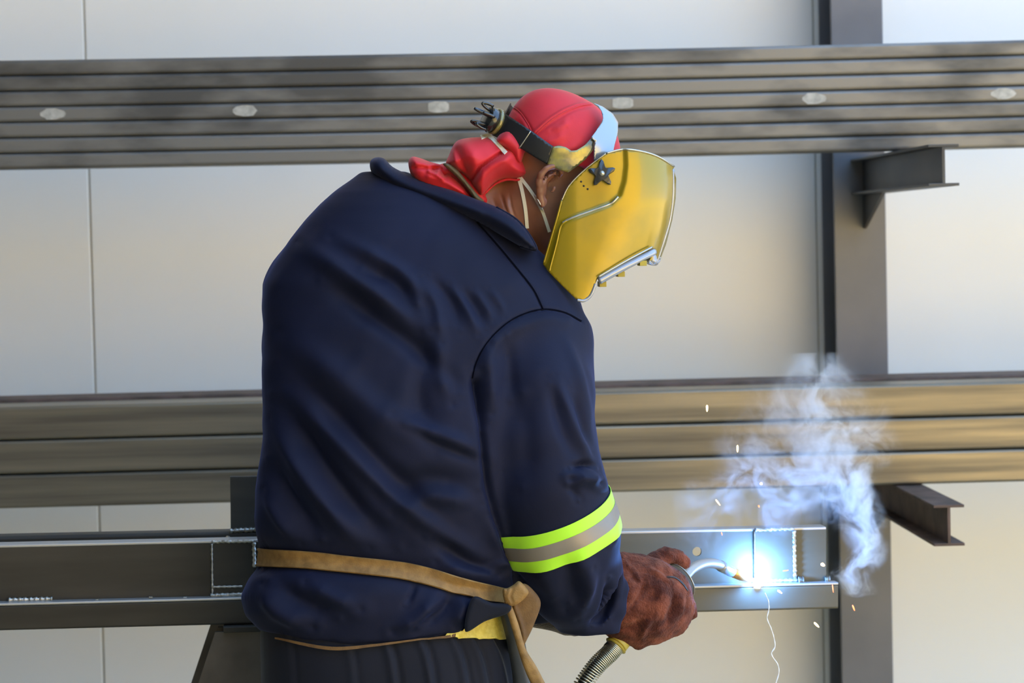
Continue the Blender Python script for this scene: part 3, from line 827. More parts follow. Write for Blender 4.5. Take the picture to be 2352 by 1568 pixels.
for (s0, s1, mt, th) in ((-.033, -.0125, M_lime, .0012), (-.0128, .0102, M_silver, .002), (.010, .0305, M_lime, .0012)):
    ring_band('lime_strip' if mt is M_lime else 'silver_strip', JB, bc, bax, s0, s1, .0022, th, mt, band)

# leather waist strap
strap = surf_strip('waist_strap', JB, [(597, 1257), (700, 1262), (800, 1273), (900, 1284), (960, 1294), (1060, 1322), (1110, 1335), (1172, 1352)],
           [(592, 1303), (700, 1309), (830, 1322), (940, 1336), (1050, 1366), (1110, 1378), (1172, 1388)], M_leather, person, 90, 7, .004, .003, fallback=.02, smooth_it=4, label='tan leather apron strap tied round the waist')

# trousers
TR = np.array([(1380, 605, 1160, -.07, .135), (1455, 597, 1165, -.07, .140), (1500, 598, 1178, -.07, .145), (1568, 600, 1190, -.065, .152), (1640, 598, 1200, -.06, .155), (1700, 600, 1200, -.06, .155)], float)
def trou_sdf(Q):
    d, u, v = rowsdf(Q, TR, 2.5)
    legs = np.minimum(cone_chain(Q, [(740, 1640, -.06, 122), (735, 2050, -.08, 92), (730, 2620, -.04, 66)], .0),
                      cone_chain(Q, [(1050, 1640, -.06, 122), (1070, 2050, -.10, 92), (1080, 2640, -.06, 66)], .0))
    return smin(d, legs, .03)
lo = W(560, 2740, -.1)
tv, tf = sdf_mesh(trou_sdf, (lo[0] - .12, -.28, .05), (.16, .14, 1.16), .0095)
tv = relax(tv, tf, 2); tv, tf = subdiv(tv, tf); tv = relax(tv, tf, 2)
TF = []
for x in (655, 790, 880, 960, 1035, 1078, 1122, 1150):
    k = (x - 600) / 580.
    TF.append(([(x, 1462), (x + 6 + 18 * k, 1510), (x + 8 + 34 * k, 1580), (x + 60 * k, 1680)], 8, .004 if x > 860 else .0015, 1))
    TF.append(([(x + 14, 1462), (x + 22 + 18 * k, 1510), (x + 24 + 34 * k, 1580), (x + 16 + 60 * k, 1680)], 6, -.004 if x > 860 else -.0015, 1))
tv = fold(tv, tf, TF)
trousers = finish('trousers', from_arrays('trousers', tv, tf), M_trou, person, label='dark navy gathered work trousers')
TB = bvh_of(trousers)
surf_strip('leather_belt', TB, [(1040, 1440), (1090, 1425), (1150, 1405)], [(1020, 1463), (1090, 1466), (1158, 1468)], M_ybelt, person, 30, 5, .004, .004, smooth_it=1, label='yellow textured leather belt showing at the hip')
surf_strip('belt_edge', TB, [(640, 1462), (760, 1484), (860, 1478), (960, 1466), (1040, 1458)], [(640, 1466), (760, 1492), (860, 1484), (960, 1470), (1040, 1464)], M_leather2, person, 40, 2, .006, .003)
surf_strip('dark_loop', TB, [(1143, 1420), (1160, 1480), (1172, 1500)], [(1158, 1414), (1172, 1470), (1180, 1498)], M_dark, person, 14, 2, .008, .003)

# apron at the hip: knot, flap, hanging strap
apron = empty('leather_apron', W(1200, 1420, -.1), 'brown leather apron', None); apron.parent = person; apron.matrix_parent_inverse = wm(person).inverted(); del apron['label']
pillow('knot', [(1155, 1352), (1166, 1350), (1180, 1342), (1192, 1334), (1206, 1346), (1214, 1362), (1196, 1382), (1176, 1392), (1163, 1388), (1156, 1372)], -.219, .008, .02, 12, M_leather, apron, rnd=40,
       folds=[([(1165, 1350), (1160, 1370), (1168, 1388)], 3, -.004), ([(1178, 1350), (1172, 1370), (1180, 1390)], 3, -.003)], step=4)
pillow('side_flap', [(1176, 1370), (1200, 1340), (1225, 1355), (1242, 1385), (1228, 1430), (1212, 1465), (1196, 1490), (1186, 1440), (1172, 1400)], -.20, .006, .012, 16, M_leather2, apron, rnd=60,
       folds=[([(1180, 1390), (1195, 1430), (1205, 1470)], 5, .004)], step=4)
pillow('hanging_strap', [(1158, 1385), (1172, 1385), (1190, 1430), (1208, 1490), (1232, 1530), (1262, 1590), (1300, 1680), (1262, 1680), (1228, 1590), (1208, 1545), (1192, 1500), (1172, 1430)], -.214, .005, .004, 10, M_leather, apron, rnd=70, step=4)
pillow('bib_panel', [(1150, 1400), (1190, 1400), (1205, 1470), (1222, 1560), (1245, 1700), (1260, 1900), (1180, 1900), (1180, 1600), (1165, 1480)], -.155, .012, .012, 20, M_dark, apron, rnd=60, step=7)
def apron_front():
    pass
pillow('jacket_flap', [(1085, 1372), (1130, 1384), (1172, 1388), (1166, 1408), (1115, 1426), (1068, 1449)], -.222, .004, .02, 10, M_trou, jacket, rnd=40, step=5)
# boots
for px, yy in ((728, -.02), (1082, -.04)):
    c = W(px, 2650, yy)
    def boot(Q, c=c):
        a = ellipsoid(Q, (c[0] + .02, c[1] + .07, .05), np.eye(3), (.05, .145, .052))
        b = ellipsoid(Q, (c[0], c[1], .12), np.eye(3), (.056, .065, .11))
        return np.maximum(smin(a, b, .03), -(Q[:, 2] - .0))
    bv, bf = sdf_mesh(boot, (c[0] - .1, c[1] - .12, -.02), (c[0] + .12, c[1] + .26, .26), .01)
    bv = relax(bv, bf, 1)
    finish('boot', from_arrays('boot', bv, bf), M_boot, person)

# ------------------------------------------------------------------ head and neck
HY = .01
Hc = W(1288, 345, HY)
pr = math.radians(31); yw = math.radians(8)
Fw = np.array([math.cos(pr) * math.cos(yw), math.sin(yw), -math.sin(pr) * math.cos(yw)])
Fw = Fw / np.linalg.norm(Fw)
Sd = np.cross(Fw, [0, 0, 1]); Sd /= np.linalg.norm(Sd)      # his right side, towards the camera
Up = np.cross(Sd, Fw)
def hp(fr, up_, sd): return Hc + Fw * fr + Up * up_ + Sd * sd
HA = np.array([Fw, Up, Sd])
def capsule(Q, a, b, ra, rb):
    a = np.array(a); b = np.array(b); d = b - a; L = d @ d
    t = np.clip(((Q - a) @ d) / L, 0, 1)
    return np.linalg.norm(Q - a - t[:, None] * d, axis=1) - (ra + (rb - ra) * t)
def head_sdf(Q):
    d = ellipsoid(Q, Hc, HA, (.100, .090, .076))
    d = smin(d, ellipsoid(Q, hp(.035, -.075, 0), HA, (.058, .075, .056)), .03)       # face
    d = smin(d, ellipsoid(Q, hp(.055, -.125, 0), HA, (.034, .026, .032)), .025)      # chin
    d = smin(d, capsule(Q, hp(.094, -.035, 0), hp(.112, -.066, 0), .010, .014), .012)  # nose
    d = smin(d, capsule(Q, hp(.088, -.02, -.035), hp(.088, -.02, .035), .010, .010), .02)  # brow
    for s in (-1, 1):
        d = np.maximum(d, -(ellipsoid(Q, hp(.092, -.036, s * .031), HA, (.014, .011, .015))))
    d = smin(d, capsule(Q, hp(.088, -.094, -.02), hp(.088, -.094, .02), .008, .008), .008)
    d = smin(d, capsule(Q, hp(.086, -.106, -.016), hp(.086, -.106, .016), .008, .008), .008)
    nk = cone_chain(Q, [(1225, 430, .015, 74), (1160, 520, .02, 76), (1060, 620, .02, 100)], .0)
    nk = smin(nk, cone_chain(Q, [(1258, 500, .045, 58), (1240, 600, .05, 62)], 0), .02)
    nk = smin(nk, cone_chain(Q, [(1150, 400, .03, 58), (1085, 480, .03, 78), (1010, 560, .03, 90)], 0), .02)
    d = smin(d, nk, .035)
    d = smin(d, cone_chain(Q, [(900, 760, -.02, 110), (1060, 760, -.02, 110)], 0), .05)
    # right ear: helix, antihelix, lobe, concha
    def E(*pts, k=.003): return cone_chain(Q, pts, k)
    e0 = HY - .082
    ear = E((1243, 458, e0, 8), (1238, 440, e0 - .004, 8), (1237, 418, e0 - .010, 8.5), (1243, 400, e0 - .014, 8), (1256, 386, e0 - .015, 7.5), (1270, 381, e0 - .013, 7), (1284, 385, e0 - .008, 6.5), (1290, 396, e0 - .002, 6), (1284, 408, e0 + .004, 5))
    ear = smin(ear, E((1240, 450, e0 + .002, 9), (1246, 470, e0, 8), (1253, 460, e0 + .004, 7)), .004)
    ear = smin(ear, E((1249, 442, e0 - .002, 6), (1249, 420, e0 - .006, 6), (1262, 402, e0 - .005, 5), (1276, 397, e0, 4)), .003)
    ear = smin(ear, E((1248, 445, e0 + .010, 8), (1250, 415, e0 + .010, 10), (1266, 400, e0 + .010, 9)), .004)
    ear = smin(ear, E((1270, 440, e0 + .004, 6), (1273, 428, e0 + .004, 5)), .004)
    d = smin(d, ear, .0035)
    return np.maximum(d, -E((1262, 434, e0 - .002, 6), (1265, 418, e0 - .003, 8), (1272, 408, e0, 5)))
hl_ = W(1000, 800, 0); hh_ = W(1450, 230, 0)
hv, hf = sdf_mesh(head_sdf, (hl_[0] - .2, -.14, hl_[2] - .02), (hh_[0] + .02, .13, hh_[2] + .02), .0042)
hv = relax(hv, hf, 1)
hv, hf = subdiv(hv, hf); hv = relax(hv, hf, 1)
hv = fold(hv, hf, [([(1148, 440), (1158, 470), (1172, 505)], 3, -.0015), ([(1170, 440), (1176, 480), (1190, 515)], 2.5, -.0015), ([(1130, 452), (1140, 475), (1150, 500)], 4, -.001), ([(1160, 440), (1166, 475), (1180, 508)], 5, .0016)])
body = finish('body', from_arrays('body', hv, hf), M_skin, person, label='brown skin of the head, ear and neck')
HB = bvh_of(body)
for s in (-1, 1):
    bm = bmesh.new(); bmesh.ops.create_uvsphere(bm, u_segments=16, v_segments=10, radius=.0125)
    bmesh.ops.translate(bm, verts=bm.verts, vec=Vector(hp(.080, -.036, s * .031)))
    finish('eye', from_bm('eye', bm), M_eye, person)
# short dark hair shadow is hidden by the cap. cap: panelled dome
def cap_sdf(Q):
    d = ellipsoid(Q, Hc, HA, (.1075, .0985, .084))
    d = smin(d, ellipsoid(Q, W(1258, 272, HY), HA, (.052, .044, .05)), .03)
    cut = (Q - hp(0, -.022, 0)) @ (Up * math.cos(.12) - Fw * math.sin(.12))
    d = np.maximum(d, -cut)
    inner = ellipsoid(Q, Hc, HA, (.1015, .0915, .0785))
    return d
cv, cfc = sdf_mesh(cap_sdf, Hc - .17, Hc + .17, .0045)
cv = relax(cv, cfc, 2); cv, cfc = subdiv(cv, cfc); cv = relax(cv, cfc, 1)
cv = fold(cv, cfc, [([(1226, 305), (1270, 268), (1320, 243), (1375, 236)], 3.5, .0025, 1), ([(1226, 312), (1276, 276), (1326, 250), (1375, 243)], 4, -.0015, 1), ([(1166, 243), (1190, 255), (1212, 285), (1228, 318)], 4, -.0025, 1),
    ([(1240, 330), (1280, 320), (1300, 295)], 10, .003), ([(1250, 345), (1300, 345), (1340, 320)], 10, .003), ([(1265, 300), (1290, 290), (1310, 270)], 8, .0025), ([(1185, 270), (1200, 300), (1215, 320)], 8, -.003)])
cap = finish('cap', from_arrays('cap', cv, cfc), M_red, person, label='red cotton panelled cap')
CB = bvh_of(cap)
def cap_line(pts, mt=M_red, r=.0012):
    P = [on_surface(CB, p[0], p[1], .0005) for p in smooth_path(pts, 26)]
    P = [p[0] for p in P if p]
    tube('cap_seam', P, r, mt, cap, 6)
cap_line([(1226, 311), (1270, 273), (1320, 247), (1350, 240), (1376, 239)])
cap_line([(1168, 243), (1190, 253), (1212, 283), (1224, 312)])
# neck cloth in two folded pieces
clothA = [(1026, 378), (1032, 355), (1045, 328), (1066, 318), (1112, 315), (1150, 325), (1185, 335), (1200, 360), (1213, 392), (1208, 405), (1188, 412), (1160, 412), (1135, 422), (1108, 450), (1094, 438), (1078, 415), (1060, 398)]
pillow('neck_flap', clothA, -.02, .062, .05, 60, M_red, cap, rnd=80, step=4, folds=[([(1078, 425), (1102, 385), (1150, 352)], 4, -.016), ([(1092, 425), (1130, 385), (1170, 362)], 12, .012), ([(1040, 350), (1052, 385), (1066, 405)], 7, .008), ([(1070, 330), (1085, 350), (1090, 375)], 14, .007),
        ([(1050, 345), (1060, 370), (1070, 390)], 8, -.006), ([(1125, 432), (1160, 415), (1195, 408)], 5, .003)])
tube('frayed_hem', [V(p[0], p[1], y) for p, y in zip(smooth_path([(1106, 452), (1122, 436), (1142, 420), (1165, 412), (1190, 413), (1206, 405), (1213, 394)], 40), np.linspace(-.03, -.045, 40))], [.0022 * (.7 + .6 * random.random()) for _ in range(40)], M_red, cap, 6)
clothC = [(1140, 322), (1170, 300), (1215, 340), (1205, 352), (1196, 375), (1186, 372), (1170, 350)]
pillow('neck_flap', clothC, -.045, .03, .03, 20, M_red, cap, rnd=50, step=4)
clothB = [(938, 372), (946, 360), (962, 362), (990, 372), (1018, 380), (1026, 392), (1048, 408), (1068, 428), (1086, 458), (1060, 456), (1016, 448), (978, 432), (954, 414), (942, 396)]
pillow('cloth_roll', clothB, -.02, .04, .04, 26, M_red, cap, rnd=70, step=4, folds=[([(950, 385), (975, 385), (1000, 395)], 4, -.008), ([(996, 386), (1012, 384), (1022, 398)], 6, -.026), ([(985, 392), (1000, 400), (1016, 410)], 4, .010), ([(985, 405), (1030, 420), (1065, 440)], 6, .006), ([(955, 372), (985, 380), (1010, 380)], 5, .006)])
pillow('neck_flap', [(1000, 388), (1024, 374), (1050, 380), (1110, 430), (1122, 470), (1080, 462), (1030, 430)], -.005, .03, .03, 20, M_red, cap, rnd=50, step=5)
pillow('neck_scarf', [(1018, 378), (1030, 376), (1052, 392), (1075, 420), (1098, 448), (1112, 462), (1092, 460), (1070, 430), (1046, 404)], -.055, .012, .02, 10, mat('olive_scarf', (.10, .075, .035), .8), person, rnd=40, step=4)

# ------------------------------------------------------------------ dust mask straps
mask = empty('dust_mask', tuple(hp(.10, -.085, 0)), 'disposable dust mask with cream elastic straps crossing his neck', 'mask')
def strap_line(pts, ys, wpx=8, name='elastic_strap', tgt=(HB,)):
    P = smooth_path([(a[0], a[1], y) for a, y in zip(pts, ys)], 34)
    T = np.gradient(P[:, :2], axis=0); T /= np.linalg.norm(T, axis=1)[:, None]; Nn_ = np.stack([-T[:, 1], T[:, 0]], 1)
    Pg = np.zeros((34, 3, 3))
    for i in range(34):
        for j in range(3):
            q = P[i, :2] + Nn_[i] * wpx * (j - 1) / 2
            y = P[i, 2]
            for b in tgt:
                h = on_surface(b, q[0], q[1], .0012)
                if h is not None: y = min(y, h[0].y)
            Pg[i, j] = W(q[0], q[1], y)
    for _ in range(2): G = Pg.copy(); G[1:-1] = (Pg[:-2] + 2 * Pg[1:-1] + Pg[2:]) / 4; Pg = G
    return grid_shell(name, Pg, .0012, M_elastic, mask)
FB = [BVHTree.FromPolygons([wm(o) @ v.co for v in o.data.vertices], [tuple(p.vertices) for p in o.data.polygons]) for o in bpy.data.objects if o.name.startswith('neck_flap')]
strap_line([(1105, 316), (1122, 312), (1142, 330), (1162, 352)], [.0, -.02, -.05, -.07], 9, tgt=[HB, CB] + FB)
strap_line([(1192, 408), (1200, 440), (1207, 480), (1211, 524)], [-.02] * 4, 8)
strap_line([(1196, 408), (1222, 442), (1244, 480), (1262, 532)], [-.02] * 4, 7)
def mask_sdf(Q):
    d = ellipsoid(Q, hp(.100, -.080, 0), HA, (.036, .040, .042))
    return np.maximum(d, -((Q - hp(.080, -.085, 0)) @ Fw))
mv, mf = sdf_mesh(mask_sdf, hp(.085, -.085, 0) - .07, hp(.085, -.085, 0) + .07, .005)
finish('mask_shell', from_arrays('mask_shell', mv, mf), M_mask, mask)

# ------------------------------------------------------------------ welding helmet: headband, knobs, amber shield
helm = empty('welding_helmet', W(1400, 480, HY), 'amber welding face shield with black ratchet headband on the welder', 'face shield')
def ell_depth(cx_, cy_, rx_, ry_, b, ang=0, off=0):
    def f(P):
        x, y = P[:, 0] - cx_, P[:, 1] - cy_
        xr = x * math.cos(ang) + y * math.sin(ang); yr = -x * math.sin(ang) + y * math.cos(ang)
        q = 1 - (xr / rx_) ** 2 - (yr / ry_) ** 2
        return HY + off - b * np.sqrt(np.clip(q, 0, 1)) + .05 * np.clip(-q, 0, 1)
    return f
ED = ell_depth(1285, 345, 172, 150, .100, math.radians(31))
patch('rear_band', [(1148, 262), (1156, 258), (1190, 280), (1220, 300), (1245, 318), (1272, 337), (1266, 356), (1258, 378), (1230, 362), (1196, 341), (1160, 325), (1114, 302), (1125, 280)], ED, M_black, helm, 5, .003)
tube('band_joint', [V(p[0], p[1], ED(np.array([p]))[0] - .0015) for p in np.linspace((1219, 301), (1192, 341), 8)], .0011, M_rim, helm, 6)
patch('side_band', [(1270, 337), (1284, 334), (1300, 338), (1312, 346), (1324, 345), (1342, 334), (1360, 315), (1366, 322), (1362, 345), (1345, 366), (1328, 380), (1305, 396), (1285, 390), (1257, 377), (1264, 355)],
      lambda P: ED(P) - .0015, M_clear, helm, 5, .003)
ED2 = ell_depth(1285, 345, 190, 165, .104, math.radians(31))
silver = [(1357, 316), (1368, 302), (1382, 280), (1385, 272), (1381, 255), (1372, 243), (1362, 236), (1384, 244), (1408, 261), (1420, 281), (1419, 308), (1412, 332), (1408, 350), (1392, 358), (1372, 368), (1364, 369), (1364, 345), (1366, 324)]
patch('brow_band', silver, lambda P: ED2(P), M_chrome, helm, 4, .003)
# far half of the band so that it closes round the head
ang = np.linspace(0, 2 * math.pi, 60, endpoint=False); Pg = np.zeros((60, 3, 3))
for i, a in enumerate(ang):
    fr, sd = .116 * math.cos(a), -.093 * math.sin(a)
    far = sd < 0
    for j in range(3): Pg[i, j] = hp(fr * .99, .010 + (j - 1) * .014 + (.020 if fr > 0 else .004), sd)
far_g = np.array([Pg[i] for i in range(60) if ang[i] < math.pi])
grid_shell('far_band', far_g, .002, M_black, helm, flip=True)
# ratchet knob at the back
kc = V(1126, 274, -.03); kax = (V(1100, 262, -.02) - V(1150, 284, .0)).normalized()
ka = kax.orthogonal().normalized(); kb = kax.cross(ka)
def kcyl(name, s0, s1, r0, r1, mt, parent, seg=28):
    return tube(name, [kc + kax * s for s in (s0, s0 + .001, (s0 + s1) / 2, s1 - .001, s1)], [r0 * 1.05, r0 * 1.15, (r0 + r1) / 2 * 1.15, r1 * 1.15, r1 * 1.05], mt, parent, seg)
knob = kcyl('ratchet_knob', -.008, .008, .019, .018, M_blackg, helm)
kcyl('knob_collar', -.016, -.007, .0205, .0205, M_clear, knob)
for i in range(5):
    th = 2 * math.pi * i / 5 + .9; d = ka * math.cos(th) + kb * math.sin(th)
    b0 = kc + kax * .007 + d * .014
    pts = [b0, b0 + kax * .012 + d * .002, b0 + kax * .019 + d * .006, b0 + kax * .010 + d * .009, b0 + kax * -.002 + d * .009]
    tube('prong', smooth_path([tuple(p) for p in pts], 18), .0026, M_blackg, knob, 8)

# shield: U-shaped bent sheet
SH = [(1432, 343), (1475, 348), (1512, 360), (1548, 382), (1547, 388), (1553, 410), (1552, 455), (1544, 505), (1530, 560), (1518, 592), (1510, 607), (1500, 606), (1490, 600), (1503, 573), (1497, 571), (1440, 602), (1372, 640), (1366, 655), (1356, 680), (1340, 692), (1322, 686), (1290, 655), (1258, 622), (1247, 606), (1262, 560), (1278, 505), (1290, 460), (1308, 425), (1345, 388), (1392, 352)]
SH = [tuple(p) for p in SH]
RE0 = np.array([(343, 1550), (382, 1551), (410, 1554), (455, 1553), (505, 1545), (560, 1531), (607, 1512), (640, 1500), (700, 1480)], float)
RP = np.polyfit(RE0[:, 0] - 520, RE0[:, 1], 3)
RIDGE = [(1248, 640), (1268, 580), (1281, 530), (1292, 511), (1310, 502), (1360, 484), (1402, 468), (1424, 448), (1434, 415), (1438, 380), (1436, 330)]
YM = .02; HH = .118
def shield_y(P, s=1):
    xr = np.maximum(np.polyval(RP, P[:, 1] - 520), P[:, 0] + .5)
    t = np.clip((xr - P[:, 0]) / 175.0, 0, 1)
    y = YM - HH * (1 - (1 - t) ** 2.3) ** (1 / 2.3)
    rg = np.array(RIDGE + [(1700, 330), (1700, 800), (1248, 800)], float)
    ins_ = inside(P, rg); d = seg_dist(P, RIDGE, False); sg_ = np.where(ins_, d, -d)
    y = y - .006 * (1 / (1 + np.exp(-sg_ / 2.2)))
    y = y + .010 * np.clip((1330 - P[:, 0]) / 80, 0, 1.2) ** 2
    return y
shield = patch('shield', SH, lambda P: shield_y(P), M_visor, helm, 4, .0028, label='amber face shield')
def far_y(P):
    y = shield_y(P); return 2 * YM - y
farS = patch('far_side', SH, far_y, M_visor, shield, 9, .0028)
# rims
def rim(pts, r, mt=M_rim, name='shield_rim', n=40, dy=0):
    P = smooth_path(pts, n) if len(pts) > 2 else np.linspace(pts[0], pts[1], n)
    y = shield_y(P) + dy
    tube(name, [V(p[0], p[1], yy) for p, yy in zip(P, y)], r, mt, shield, 8)
rim([(1392, 352), (1432, 343), (1475, 348), (1512, 360), (1548, 382)], .0018)
rim([(1392, 352), (1345, 388), (1308, 425), (1290, 460)], .0012)
rim([(1290, 460), (1278, 505), (1262, 560), (1249, 604)], .0018, M_visor)
rim([(1302, 506), (1288, 520), (1278, 560), (1266, 605), (1262, 622)], .0018, M_visor)
rim([(1292, 512), (1310, 502), (1360, 484), (1402, 468), (1420, 452)], .0022)
rim([(1546, 388), (1545, 450), (1538, 505), (1522, 560), (1508, 604)], .0022, M_grey)
rim([(1376, 645), (1443, 608), (1502, 578)], .0062, M_grey, 'lower_lip', dy=-.002)
rim([(1374, 636), (1440, 598), (1498, 567)], .0016, M_rim, 'lower_lip_highlight', dy=-.008)
rim([(1326, 689), (1342, 690), (1357, 678), (1368, 652)], .0026, M_grey)
rim([(1490, 600), (1500, 606), (1512, 600), (1516, 590)], .0026, M_grey)
pillow('chin_corner', [(1478, 598), (1500, 572), (1508, 578), (1512, 606), (1495, 609)], -.02, .03, .02, 10, M_grey, shield, rnd=30, step=4)
for px, py in ((1382, 650), (1424, 627), (1474, 602)):
    p = V(px, py, -.05); bm = bmesh.new(); box_bm(bm, (p.x - .006, p.y - .03, p.z - .006), (p.x + .006, p.y + .02, p.z + .003), .0006)
    finish('lens_clip', from_bm('lens_clip', bm), M_brass, shield, smooth=False)
# side star knob
sc = V(1382, 400, shield_y(np.array([[1382, 400]]))[0])
nrm = -rdir(1382, 400); nrm = Vector((-.05, -1, .08)).normalized()
sa = nrm.cross(Vector((0, 0, 1))).normalized(); sb = sa.cross(nrm).normalized()
if sb.z < 0: sb = -sb
tube('pivot_bolt', [sc, sc + nrm * .016], .0045, M_rim, helm, 14)
tube('pivot_base', [sc - nrm * .001, sc + nrm * .006], [.012, .011], M_black, helm, 20)
bm = bmesh.new(); ring = []
for i in range(40):
    a = 2 * math.pi * i / 40; rr = .0170 + .0060 * math.cos(5 * a) + .0012 * math.cos(10 * a); ring.append((rr * math.cos(a + .3), rr * math.sin(a + .3)))
lay = [[bm.verts.new(sc + nrm * h_ + sa * (x * k_) + sb * (y * k_)) for x, y in ring] for h_, k_ in ((.006, .98), (.007, 1), (.014, 1), (.015, .92))]
for a, b in zip(lay[:-1], lay[1:]):
    for i in range(40): bm.faces.new((a[i], a[(i + 1) % 40], b[(i + 1) % 40], b[i]))
bm.faces.new(lay[0][::-1]); bm.faces.new(lay[-1]); bmesh.ops.recalc_face_normals(bm, faces=bm.faces)
o = finish('star_knob', from_bm('star_knob', bm), M_blackg, helm); autosharp(o, 40)
for px, py in ((1335, 417), (1341, 427), (1350, 434)):
    y = shield_y(np.array([[px, py]]))[0]
    tube('adjustment_hole', [V(px, py, y - .0012), V(px, py, y + .001)], .0017, M_black, helm, 10)

# ------------------------------------------------------------------ right glove
def glove_sdf(Q):
    d = cone_chain(Q, [(1405, 1385, .02, 70), (1435, 1370, .02, 88), (1480, 1370, .03, 86)], .0)
    d = smin(d, cone_chain(Q, [(1470, 1350, .03, 66), (1520, 1372, .05, 74)], 0), .03)          # back of hand
    d = smin(d, cone_chain(Q, [(1440, 1440, .01, 44), (1466, 1482, .01, 12)], 0), .02)
    d = smin(d, cone_chain(Q, [(1490, 1420, .03, 64), (1530, 1408, .05, 58)], 0), .02)             # loose cuff corner
    d = smin(d, cone_chain(Q, [(1400, 1300, .0, 34), (1432, 1288, .01, 20), (1462, 1300, .02, 26)], 0), .02)
    fingers = [
        [(1500, 1330, .03, 28), (1530, 1326, .055, 20), (1540, 1336, .10, 17), (1528, 1345, .13, 16)],
        [(1515, 1350, .03, 34), (1556, 1362, .06, 26), (1566, 1372, .105, 20), (1545, 1380, .135, 20)],
        [(1515, 1385, .03, 34), (1570, 1395, .055, 27), (1572, 1408, .10, 22), (1540, 1412, .13, 20)],
        [(1500, 1415, .03, 32), (1548, 1432, .05, 24), (1548, 1440, .09, 20), (1520, 1440, .12, 18)]]
    for fg in fingers: d = smin(d, cone_chain(Q, fg, .006), .010)
    th = cone_chain(Q, [(1470, 1318, .06, 28), (1505, 1290, .09, 22), (1530, 1276, .10, 20), (1555, 1278, .11, 16), (1573, 1292, .115, 15)], .008)   # thumb on top
    d = smin(d, th, .010)
    return d
gl = W(1290, 1520, 0); gh = W(1620, 1230, .1)
gv, gf = sdf_mesh(glove_sdf, (gl[0], -.09, gl[2]), (gh[0] + .02, .18, gh[2]), .0042)
gv = relax(gv, gf, 1); gv, gf = subdiv(gv, gf); gv = relax(gv, gf, 1)
gv = fold(gv, gf, [([(1482, 1318), (1475, 1360), (1440, 1410)], 7, -.008), ([(1500, 1320), (1520, 1370), (1500, 1440)], 16, .006), ([(1545, 1350), (1548, 1390), (1525, 1440)], 7, -.007), ([(1560, 1350), (1568, 1390), (1560, 1430)], 8, .004),
    ([(1440, 1300), (1460, 1330), (1465, 1350)], 6, -.006), ([(1470, 1480), (1480, 1440), (1500, 1410)], 7, .006), ([(1420, 1440), (1450, 1440), (1480, 1420)], 8, -.005), ([(1425, 1280), (1450, 1310), (1470, 1340)], 7, .005),
    ([(1500, 1305), (1525, 1312), (1550, 1330)], 5, -.005), ([(1485, 1300), (1520, 1325), (1555, 1345)], 5, .004), ([(1580, 1370), (1575, 1400), (1560, 1430)], 5, -.004)])
gn = vnormals(gv, gf)
gv = gv + gn * (vnoise(gv, 60, 7) * .0016 + vnoise(gv, 200, 8) * .0006 + vnoise(gv, 420, 9) * .0005)[:, None]
glove = finish('leather_glove', from_arrays('leather_glove', gv, gf), M_glove, person, label='reddish brown suede gauntlet gripping the torch')
GB = bvh_of(glove)
surf_strip('glove_seam', GB, [(1532, 1324), (1550, 1325), (1568, 1338), (1580, 1355)], [(1532, 1327), (1550, 1328), (1566, 1341), (1578, 1357)], M_black, glove, 20, 2, .0006, .0008)
pillow('frayed_edge', [(1576, 1350), (1586, 1362), (1598, 1385), (1602, 1412), (1596, 1420), (1570, 1432), (1580, 1405), (1584, 1380)], .05, .006, .02, 8, M_glove, glove, rnd=40, step=4)
# left glove
def lglove_sdf(Q):
    d = cone_chain(Q, [(1220, 1395, .09, 46), (1270, 1410, .10, 40), (1300, 1425, .12, 34)], 0)
    for i, (vv, l) in enumerate(((1404, 30), (1420, 36), (1436, 34), (1448, 26))):
        d = smin(d, cone_chain(Q, [(1296, vv - 4, .11, 13), (1300 + l, vv + 4, .14, 12), (1296 + l, vv + 10, .18, 11)], .003), .006)
    d = smin(d, cone_chain(Q, [(1260, 1400, .13, 16), (1285, 1385, .17, 13), (1310, 1388, .19, 11)], .004), .008)
    return d
lv, lf = sdf_mesh(lglove_sdf, W(1160, 1500, 0) + np.array([0, .02, 0]), (W(1380, 1340, .1)[0], .23, W(1380, 1330, .1)[2]), .0048)
lv = relax(lv, lf, 1)
finish('leather_glove', from_arrays('leather_glove', lv, lf), M_gloved, person, label='dark glove of the left hand below the sleeve')

# ------------------------------------------------------------------ welding torch
torch = empty('welding_torch', W(1500, 1390, .08), 'MIG welding torch held in the right glove'.replace('MIG ', ''), 'welding torch')
hpth = [V(*p) for p in smooth_path([(1400, 1492, .0), (1430, 1462, .02), (1500, 1400, .07), (1550, 1345, .11), (1566, 1330, .125)], 24)]
tube('handle', hpth, .0135, M_black, torch, 16)
NK = smooth_path([(1556, 1340, .12), (1572, 1325, .14), (1590, 1306, .165), (1615, 1294, .20), (1642, 1294, .235), (1663, 1303, .262)], 30)
tube('swan_neck', [V(*p) for p in NK], .0093, M_swan, torch, 18)
tube('nozzle_holder', [V(1655, 1299, .252), V(1660, 1302, .26), V(1680, 1312, .284)], [.0105, .0105, .0105], M_grey, torch, 20)
tube('nozzle', [V(1678, 1311, .282), V(1700, 1322, .302), V(1722, 1331, .318)], [.0098, .0090, .0068], M_nozzle, torch, 20)
dc = V(1562, 1334, .105); dn = (V(1590, 1306, .165) - V(1556, 1340, .12)).normalized(); dn = (dn + Vector((.35, -.15, .15))).normalized()
g = tube('guard_disc', [dc + dn * s for s in (0, .0006, .0014, .002)], [.030, .034, .034, .030], M_disc, torch, 40)
da = dn.orthogonal().normalized(); db = dn.cross(da)
tube('disc_rim', [dc + dn * .001 + (da * math.cos(t_) + db * math.sin(t_)) * .034 for t_ in np.linspace(0, 2 * math.pi, 49)], .0012, M_rim, g, 6)
